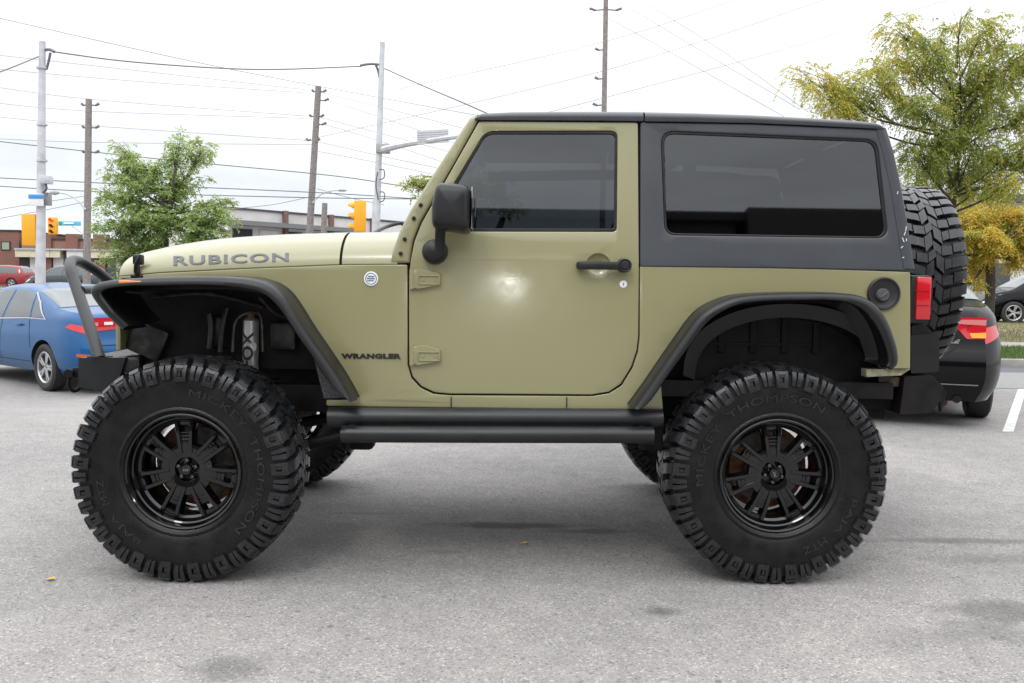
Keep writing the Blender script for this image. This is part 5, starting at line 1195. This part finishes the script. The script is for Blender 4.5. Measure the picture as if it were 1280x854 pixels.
for k in range(5): MB().box(q + Vector((0, -.02, .16 - .08 * k)), (1.1, .01, .02), rot=Matrix.Rotation(radians(-4), 3, 'Y')).build('panel_rib', mat('sign_rib', (.35, .36, .38), .5), sg, True)
# wooden poles with insulators
def wpole(label, bot, top, depth, r, ins, cat='utility pole'):
    root = pole('utility_pole', label, cat, bot, top, depth, r, r * .8, M_WOOD, 'wooden utility poles')
    for px, py, dx in ins:
        a = pxd(px, py, depth); b = pxd(px + dx, py - 1.5, depth); mid = pxd(px + dx * .6, py + 1, depth)
        mb = MB(); mb.tube([a, mid], .03, 6, False); mb.tube([mid, b], [.05, .06], 8, False); mb.build('insulator', M_CER, root, True)
    return root
wpole('grey wooden utility pole left of the green tree', (108.5, 345), (111, 124), 40, .16, [(112, 131, 12), (108, 131, -6), (112, 159, 12), (108, 159, -5), (112, 190, 12), (108, 190, -5)])
wpole('grey wooden utility pole rising above the bonnet, left of the silver pole', (387, 290), (398, 108), 42, .17, [(398, 114, 10), (396, 114, -6), (397, 125, 14), (395, 145, 10), (393, 145, -6), (394, 155, 14), (391, 175, 9), (389, 175, -6)])
wpole('tall wooden utility pole rising above the vehicle roof', (755.2, 136), (758, -40), 40, .125, [(756, 12, -19), (759, 12, 18), (756, 62, -12), (755.5, 98, -12), (755, 131, -14)])
wpole('short cut-off wooden pole behind the bonnet', (404.5, 292), (406, 254), 46, .17, [], 'pole')
# street lamp on the far pole
root = empty('street_lamp', pxd(107, 262, 39.8)); tag(root, 'grey cobra-head street lamp on the left wooden pole', 'street lamp')
addtube(root, 'lamp_arm', [pxd(107, 262, 39.8), pxd(96, 250, 39.8), pxd(84, 243, 39.8), pxd(74, 241, 39.8)], .035, M_CPOLE); mb = MB(); q = pxd(68.5, 240.8, 39.8); mb.lathe([(-.22, .0001), (-.18, .08), (0, .11), (.15, .07), (.22, .03)], 'X', 14, q); mb.build('lamp_head', mat('lamp_grey', (.35, .35, .36), .5), root, True)
root = empty('street_lamp', pxd(389, 270, 41.8)); tag(root, 'thin street lamp arm on the wooden pole above the bonnet', 'street lamp')
addtube(root, 'lamp_arm', [pxd(391, 254, 41.8), pxd(400, 244, 41.8), pxd(412, 239, 41.8), pxd(424, 238, 41.8)], .03, M_CPOLE); MB().lathe([(-.2, .0001), (-.15, .06), (.1, .06), (.2, .02)], 'X', 12, pxd(428, 238, 41.8)).build('lamp_head', mat('lamp_grey', (.35, .35, .36), .5), root, True)
for px0, px1, lb_, m_ in ((73, 78, 'small green street name sign right of the small traffic light', mat('sign_green', (.03, .30, .22), .5)), (78.5, 101, 'pale blue street name sign between small traffic light and wooden pole', mat('sign_cyan', (.10, .42, .62), .5))):
    c = pxd((px0 + px1) / 2, 279.5, 46); r_ = empty('street_sign', c); tag(r_, lb_, 'sign'); addbox(r_, 'panel', c, ((px1 - px0) / FPX * 46, .03, .22), m_)
    if px1 > 90: addbox(r_, 'panel_text_band', pxd(86, 279, 45.95), (.5, .02, .09), M_WHT, bev=0); addtube(r_, 'bracket', [pxd(90, 283, 46), pxd(98, 288, 46), pxd(107, 295, 46)], .03, M_CPOLE)
# wires
def wire(label, pts, depth, r=.012, sag=0.0, m_=M_CAB):
    P_ = []
    ds = depth if isinstance(depth, (list, tuple)) else (depth, depth)
    n = len(pts)
    for i, p in enumerate(pts): P_.append(pxd(p[0], p[1], ds[0] + (ds[1] - ds[0]) * i / (n - 1)))
    if n == 2:
        mid = (P_[0] + P_[1]) / 2 - Vector((0, 0, sag)); P_ = [P_[0], mid, P_[1]]
    mb = MB(); mb.tube(P_, r, 5, True, 8, cap=False); o = mb.build('overhead_wire', m_); tag(o, label, 'wire', 'overhead wires'); return o
M_WIR = mat('thin_wire', (.22, .22, .24), .6)
wire('thick black cable from the silver pole to the tall signal pole', [(68, 65), (150, 76), (250, 84), (340, 87), (452, 83)], (31, 36), .022)
wire('thick black cable falling from the tall signal pole to the vehicle roof', [(481, 86), (530, 108), (600, 138), (700, 185)], (36, 30), .022)
wire('cable from the silver pole down to the left picture edge', [(-60, 108), (0, 90), (48, 71)], (25, 31), .020)
wire('long cable crossing the sky above both silver poles', [(-40, 14), (0, 23), (150, 57), (280, 85), (420, 112), (590, 143), (700, 160)], (40, 50), .014, m_=M_WIR)
LN_ = [((-40, 171), (0, 177), (200, 199), (400, 218), (480, 229), (560, 243)), ((-30, 221), (150, 230), (400, 241), (540, 250)), ((-30, 231), (130, 240), (380, 247), (540, 249))]
for i, l in enumerate(LN_): wire(('dark lower wire running just under the lamp arm height', 'upper one of the two low wires crossing the green tree', 'lower one of the two low wires crossing the green tree')[i], l, (41, 41), .020)
T = [((-30, 66), (150, 86), (380, 112)), ((-30, 84), (160, 101), (380, 116)), ((-30, 105), (111, 124), (380, 145)), ((-30, 126), (111, 139), (380, 148)), ((-30, 143), (111, 157), (390, 176)), ((-30, 172), (111, 178), (390, 181))]
nm_ = ['topmost pale wire left of the bonnet pole', 'second pale wire from the top left of the bonnet pole', 'third pale wire, touching the top of the left wooden pole', 'fourth pale wire from the top, left of the bonnet pole', 'fifth pale wire, at the middle insulators of the left wooden pole', 'lowest pale wire, at the bottom insulators of the left wooden pole']
for l, n_ in zip(T, nm_): wire(n_, l, (40, 42), .010, m_=M_WIR)
T = [((398, 115), (480, 135), (600, 166)), ((408, 125), (480, 148), (600, 190)), ((397, 146), (480, 168), (600, 200)), ((407, 156), (480, 178), (560, 205)), ((391, 176), (480, 196), (560, 213)), ((390, 188), (480, 205), (560, 222))]
nm_ = ['topmost', 'second', 'third', 'fourth', 'fifth', 'lowest']
for l, n_ in zip(T, nm_): wire(n_ + ' of the pale wires between bonnet pole and windscreen', l, (42, 36), .010, m_=M_WIR)
T = [(((500, 111), (757, 52), (920, -1)), 'pale wire rising to the upper insulator of the roof pole'), (((380, 176), (757, 88), (1060, -10)), 'pale wire rising through the middle insulator of the roof pole'), (((560, 172), (757, 122), (1000, 56), (1190, -2)), 'pale wire rising through the lowest insulator of the roof pole'),
     (((700, -5), (770, 28), (980, 146)), 'left one of three wires falling to the right of the roof pole'), (((775, 2), (880, 66), (1000, 137)), 'middle one of three wires falling to the right of the roof pole'), (((800, 0), (900, 62), (1010, 140)), 'right one of three wires falling to the right of the roof pole')]
for l, n_ in T: wire(n_, l, (42, 40), .010, m_=M_WIR)
wire('wire showing behind the right trees above the flat roof', ((1100, 236), (1200, 228), (1300, 222)), (40, 40), .018)
for l, n_ in ((((0, 262), (60, 252), (108, 245)), 'short wire rising to the left wooden pole, upper'), (((0, 273), (60, 262), (108, 252)), 'short wire rising to the left wooden pole, lower'), (((280, 262), (340, 256), (388, 246)), 'short wire rising to the bonnet pole'), (((396, 236), (440, 248), (480, 256)), 'short wire falling from the bonnet pole to the signal pole')): wire(n_, l, (42, 42), .014, m_=M_WIR)
# ================================================================== trees
def leafmat(name, stops):
    m = bpy.data.materials.new(name); m.use_nodes = True; t = m.node_tree; t.nodes.clear(); o = N(t, 'ShaderNodeOutputMaterial'); at_ = N(t, 'ShaderNodeAttribute', attribute_name='lc')
    r = N(t, 'ShaderNodeValToRGB'); e = r.color_ramp.elements; e[0].position, e[0].color = stops[0][0], (*stops[0][1], 1); e[1].position, e[1].color = stops[-1][0], (*stops[-1][1], 1)
    for p, c in stops[1:-1]: k = e.new(p); k.color = (*c, 1)
    t.links.new(at_.outputs['Fac'], r.inputs[0]); d = N(t, 'ShaderNodeBsdfDiffuse'); tr_ = N(t, 'ShaderNodeBsdfTranslucent'); g = N(t, 'ShaderNodeBsdfGlossy'); g.inputs['Roughness'].default_value = .4; g.inputs[0].default_value = (.6, .6, .6, 1)
    t.links.new(r.outputs[0], d.inputs[0]); t.links.new(r.outputs[0], tr_.inputs[0]); mx_ = N(t, 'ShaderNodeMixShader'); mx_.inputs[0].default_value = .5; t.links.new(d.outputs[0], mx_.inputs[1]); t.links.new(tr_.outputs[0], mx_.inputs[2])
    m2 = N(t, 'ShaderNodeMixShader'); m2.inputs[0].default_value = .05; t.links.new(mx_.outputs[0], m2.inputs[1]); t.links.new(g.outputs[0], m2.inputs[2]); t.links.new(m2.outputs[0], o.inputs[0]); return m
M_BARK = mat('bark', (.055, .045, .038), .9, var=.3, vscale=20)
def tree(name, label, base, forks, lobes, nspray, leaf, ll, lw, nleaf, droop, m_leaf, r_tr=.12, tr_top=None, spread=.07, group='street trees', lead=1.0):
    """lobes: (centre Vector, rx, ry, rz, hue, weight)"""
    root = empty(name, base); tag(root, label, 'tree', group)
    base = Vector(base); ft = tr_top
    mb = MB(); mb.tube([base, base + (ft - base) * .5 + Vector((.04, .0, 0)), ft], [r_tr, r_tr * .85, r_tr * .7], 10); mb.build('trunk', M_BARK, root, True)
    mb = MB(); B = []; Dv = []; Hc = []
    tot = sum(l[5] for l in lobes); top_l = max(lobes, key=lambda l: l[0].z - abs(l[0].x - ft.x) * .5)[0]; ld_top = ft + (top_l - ft) * .85; mb.tube([ft, (ft + ld_top) / 2 + Vector((.08, 0, 0)), ld_top], [r_tr * .6, r_tr * .35, r_tr * .1], 7)
    for (c, rx, ry, rz, hue, wt) in lobes:
        kf = min(max((c.z - ft.z) / (ld_top.z - ft.z) - .30, 0), .9) * lead; st = ft + (ld_top - ft) * kf + Vector((random.uniform(-.03, .03), random.uniform(-.03, .03), random.uniform(-.1, .05))); mid = st * .5 + c * .5 + Vector((0, 0, -.12 * (c - st).length + .1)); 
        end = c + Vector((0, 0, rz * .1)); mb.tube([st, mid, end], [r_tr * .42, r_tr * .24, r_tr * .05], 6, True, 5)
        n = int(nspray * wt / tot); nb = 14
        tips = []
        for k in range(nb):
            d = Vector((random.gauss(0, 1), random.gauss(0, 1), random.gauss(0.1, 1))).normalized(); rad = random.uniform(.65, 1.05); tip = c + Vector((d.x * rx, d.y * ry, d.z * rz)) * rad
            s0 = mid + (end - mid) * random.uniform(.1, .9); m1 = (s0 + tip) / 2 + Vector((0, 0, .10 * (tip - s0).length)); mb.tube([s0, m1, tip], [r_tr * .10, r_tr * .06, .004], 4, True, 3, cap=False); tips.append((s0, m1, tip))
        for k in range(n):
            s0, m1, tip = random.choice(tips); t_ = random.random() ** .6
            p = (s0 * (1 - t_) ** 2 + m1 * 2 * t_ * (1 - t_) + tip * t_ * t_) + Vector((random.gauss(0, rx * .13), random.gauss(0, ry * .13), random.gauss(0, rz * .11)))
            out = (p - c); out = Vector((out.x / rx, out.y / ry, out.z / rz * .5)) + Vector((random.gauss(0, .5), random.gauss(0, .5), random.gauss(0, .3))); out.normalize()
            B.append(p); Dv.append(out); Hc.append(min(max(hue + random.gauss(0, spread) + (.05 if t_ > .85 else 0), 0), 1))
    mb.build('limbs', M_BARK, root, True)
    B = np.array([tuple(b_) for b_ in B]); Dv = np.array([tuple(d) for d in Dv]); Hc = np.array(Hc); n = len(B)
    V = []; C = []; K = nleaf
    side = np.cross(Dv, np.array([0, 0, 1.0])); side /= np.linalg.norm(side, axis=1, keepdims=True) + 1e-6
    for k in range(K):
        s = (k // 2 + .6) / (K / 2); pos = B + Dv * (leaf * s) + np.array([0, 0, -1]) * (droop * leaf * s * s)[..., None] if False else B + Dv * leaf * s + np.array([0, 0, -1.0]) * droop * leaf * s * s
        sg_ = 1 if k % 2 else -1
        ld = side * sg_ * .75 + Dv * .45 + np.array([0, 0, -1.0]) * (.25 + droop * .35) + rng.normal(0, .30, (n, 3)); ld /= np.linalg.norm(ld, axis=1, keepdims=True)
        wd = np.cross(ld, rng.normal(0, 1, (n, 3)) * .6 + np.array([0, 0, 1.0])); wd /= np.linalg.norm(wd, axis=1, keepdims=True) + 1e-6
        sc = rng.uniform(.7, 1.25, (n, 1))
        a = pos; b_ = pos + ld * ll * .45 * sc + wd * lw * .5 * sc; c = pos + ld * ll * sc; d = pos + ld * ll * .45 * sc - wd * lw * .5 * sc
        V.append(np.stack([a, b_, c, d], 1)); C.append(np.clip(Hc + rng.normal(0, .04, n), 0, 1))
    V = np.concatenate(V).reshape(-1, 3); C = np.repeat(np.concatenate(C), 4); nf = len(V) // 4
    me = bpy.data.meshes.new('crown'); me.vertices.add(len(V)); me.vertices.foreach_set('co', V.ravel()); me.loops.add(len(V)); me.loops.foreach_set('vertex_index', np.arange(len(V), dtype=np.int32)); me.polygons.add(nf); me.polygons.foreach_set('loop_start', np.arange(0, len(V), 4, dtype=np.int32)); me.update(calc_edges=True)
    at_ = me.attributes.new('lc', 'FLOAT', 'POINT'); at_.data.foreach_set('value', C.astype(np.float32))
    o = bpy.data.objects.new('crown', me); COL.objects.link(o); me.materials.append(m_leaf); o.parent = root; o.matrix_parent_inverse = Matrix.Translation(-root.location); return root
LM1 = leafmat('locust_leaves', [(0, (.12, .17, .035)), (.3, (.27, .32, .065)), (.5, (.47, .47, .09)), (.75, (.66, .48, .06)), (1, (.66, .34, .05))])
LM2 = leafmat('ash_leaves', [(0, (.15, .23, .06)), (.4, (.27, .37, .11)), (.75, (.44, .52, .21)), (1, (.55, .62, .3))])
def lobes_px(L, depth, dep_r=.8):
    out = []
    for px, py, rx, rz, hue in L:
        dd = depth + random.uniform(-.7, .7) * dep_r * 1.2; k = dd / FPX; out.append((pxd(px, py, dd), rx * k, max(rx * k * .9, .5), rz * k, hue, rx * rz ** .5))
    return out
DT = 16.5
Lr = [(a_, b_, c_, d_, h_ + .03) for a_, b_, c_, d_, h_ in [(1003, 98, 24, 20, .5), (1025, 120, 30, 20, .42), (1050, 115, 36, 26, .34), (1085, 95, 34, 26, .40), (1120, 40, 26, 26, .42), (1130, 80, 30, 22, .5), (1165, 60, 34, 28, .32), (1190, 100, 40, 30, .28), (1150, 130, 40, 24, .25), (1225, 45, 30, 26, .36), (1255, 80, 38, 30, .33), (1290, 60, 40, 36, .35),
      (1215, 130, 40, 24, .3), (1260, 135, 38, 26, .33), (1170, 165, 34, 24, .22), (1220, 175, 42, 24, .25), (1270, 185, 42, 26, .32), (1160, 205, 34, 20, .22), (1195, 215, 34, 18, .3), (1150, 235, 24, 12, .35), (1225, 232, 34, 14, .4), (1275, 225, 34, 16, .4), (1325, 120, 44, 40, .33), (1310, 190, 40, 36, .33), (1200, 25, 16, 10, .4), (1140, 185, 26, 18, .25)]]
x, y = at(1196, DT); tree('locust_tree', 'large honey locust tree with green and yellow feathery leaves behind the hardtop', (x, y, .1), None, lobes_px(Lr, DT), 4600, .23, .075, .020, 16, .95, LM1, r_tr=.06, tr_top=pxd(1192, 262, DT), spread=.12)
DT2 = 21.5
Ly = [(1215, 270, 34, 22, .66), (1255, 265, 36, 20, .72), (1290, 275, 36, 24, .66), (1195, 290, 22, 26, .6), (1225, 305, 34, 22, .62), (1265, 300, 34, 20, .66), (1215, 335, 24, 22, .64), (1240, 290, 40, 24, .45), (1285, 320, 22, 24, .62), (1320, 300, 34, 40, .66), (1150, 300, 34, 40, .6), (1212, 358, 10, 10, .62)]
x, y = at(1236, DT2); tree('locust_tree', 'golden yellow low tree behind the spare wheel and above the black car', (x, y, .1), None, lobes_px(Ly, DT2), 4200, .22, .085, .024, 14, .8, LM1, r_tr=.13, tr_top=pxd(1238, 322, DT2), spread=.17)
DT3 = 24
La = [(150, 215, 26, 22, .5), (180, 205, 28, 22, .55), (160, 250, 36, 26, .42), (200, 240, 34, 28, .35), (225, 185, 18, 20, .55), (255, 185, 16, 16, .6), (235, 225, 26, 24, .45), (260, 260, 32, 24, .48), (275, 285, 24, 22, .4), (145, 290, 26, 32, .35), (185, 290, 38, 34, .28), (230, 290, 38, 32, .3), (150, 330, 26, 20, .3), (200, 330, 40, 22, .3), (258, 310, 30, 24, .35), (150, 183, 8, 8, .5), (125, 245, 10, 14, .5)]
x, y = at(205, DT3); tree('ash_tree', 'bushy light green tree with a dark broken stub behind the bonnet latch', (x, y, 0), None, lobes_px(La, DT3), 4000, .20, .095, .034, 10, .4, LM2, lead=.25, r_tr=.12, tr_top=pxd(205, 262, DT3))
DT4 = 38
x, y = at(590, DT4); tree('small_tree', 'tree mostly hidden behind the windscreen frame, its green tip showing', (x, y, 0), None, lobes_px([(516, 232, 15, 13, .35), (550, 235, 26, 22, .3), (590, 240, 36, 30, .3), (630, 240, 34, 30, .3)], DT4), 900, .26, .16, .06, 8, .4, LM1, r_tr=.14, tr_top=pxd(592, 262, DT4))
# dark broken stub of the ash tree
t_ = [o for o in bpy.data.objects if o.name.startswith('ash_tree')][0]
mb = MB(); mb.tube([pxd(205, 285, DT3 - .3), pxd(207, 262, DT3 - .3), pxd(204, 250, DT3 - .3)], [.09, .15, .06], 9); mb.tube([pxd(212, 256, DT3 - .4), pxd(217, 225, DT3 - .4), pxd(221, 200, DT3 - .4)], [.05, .03, .015], 6); mb.build('broken_stub', M_BARK, t_, True)
# ================================================================== end
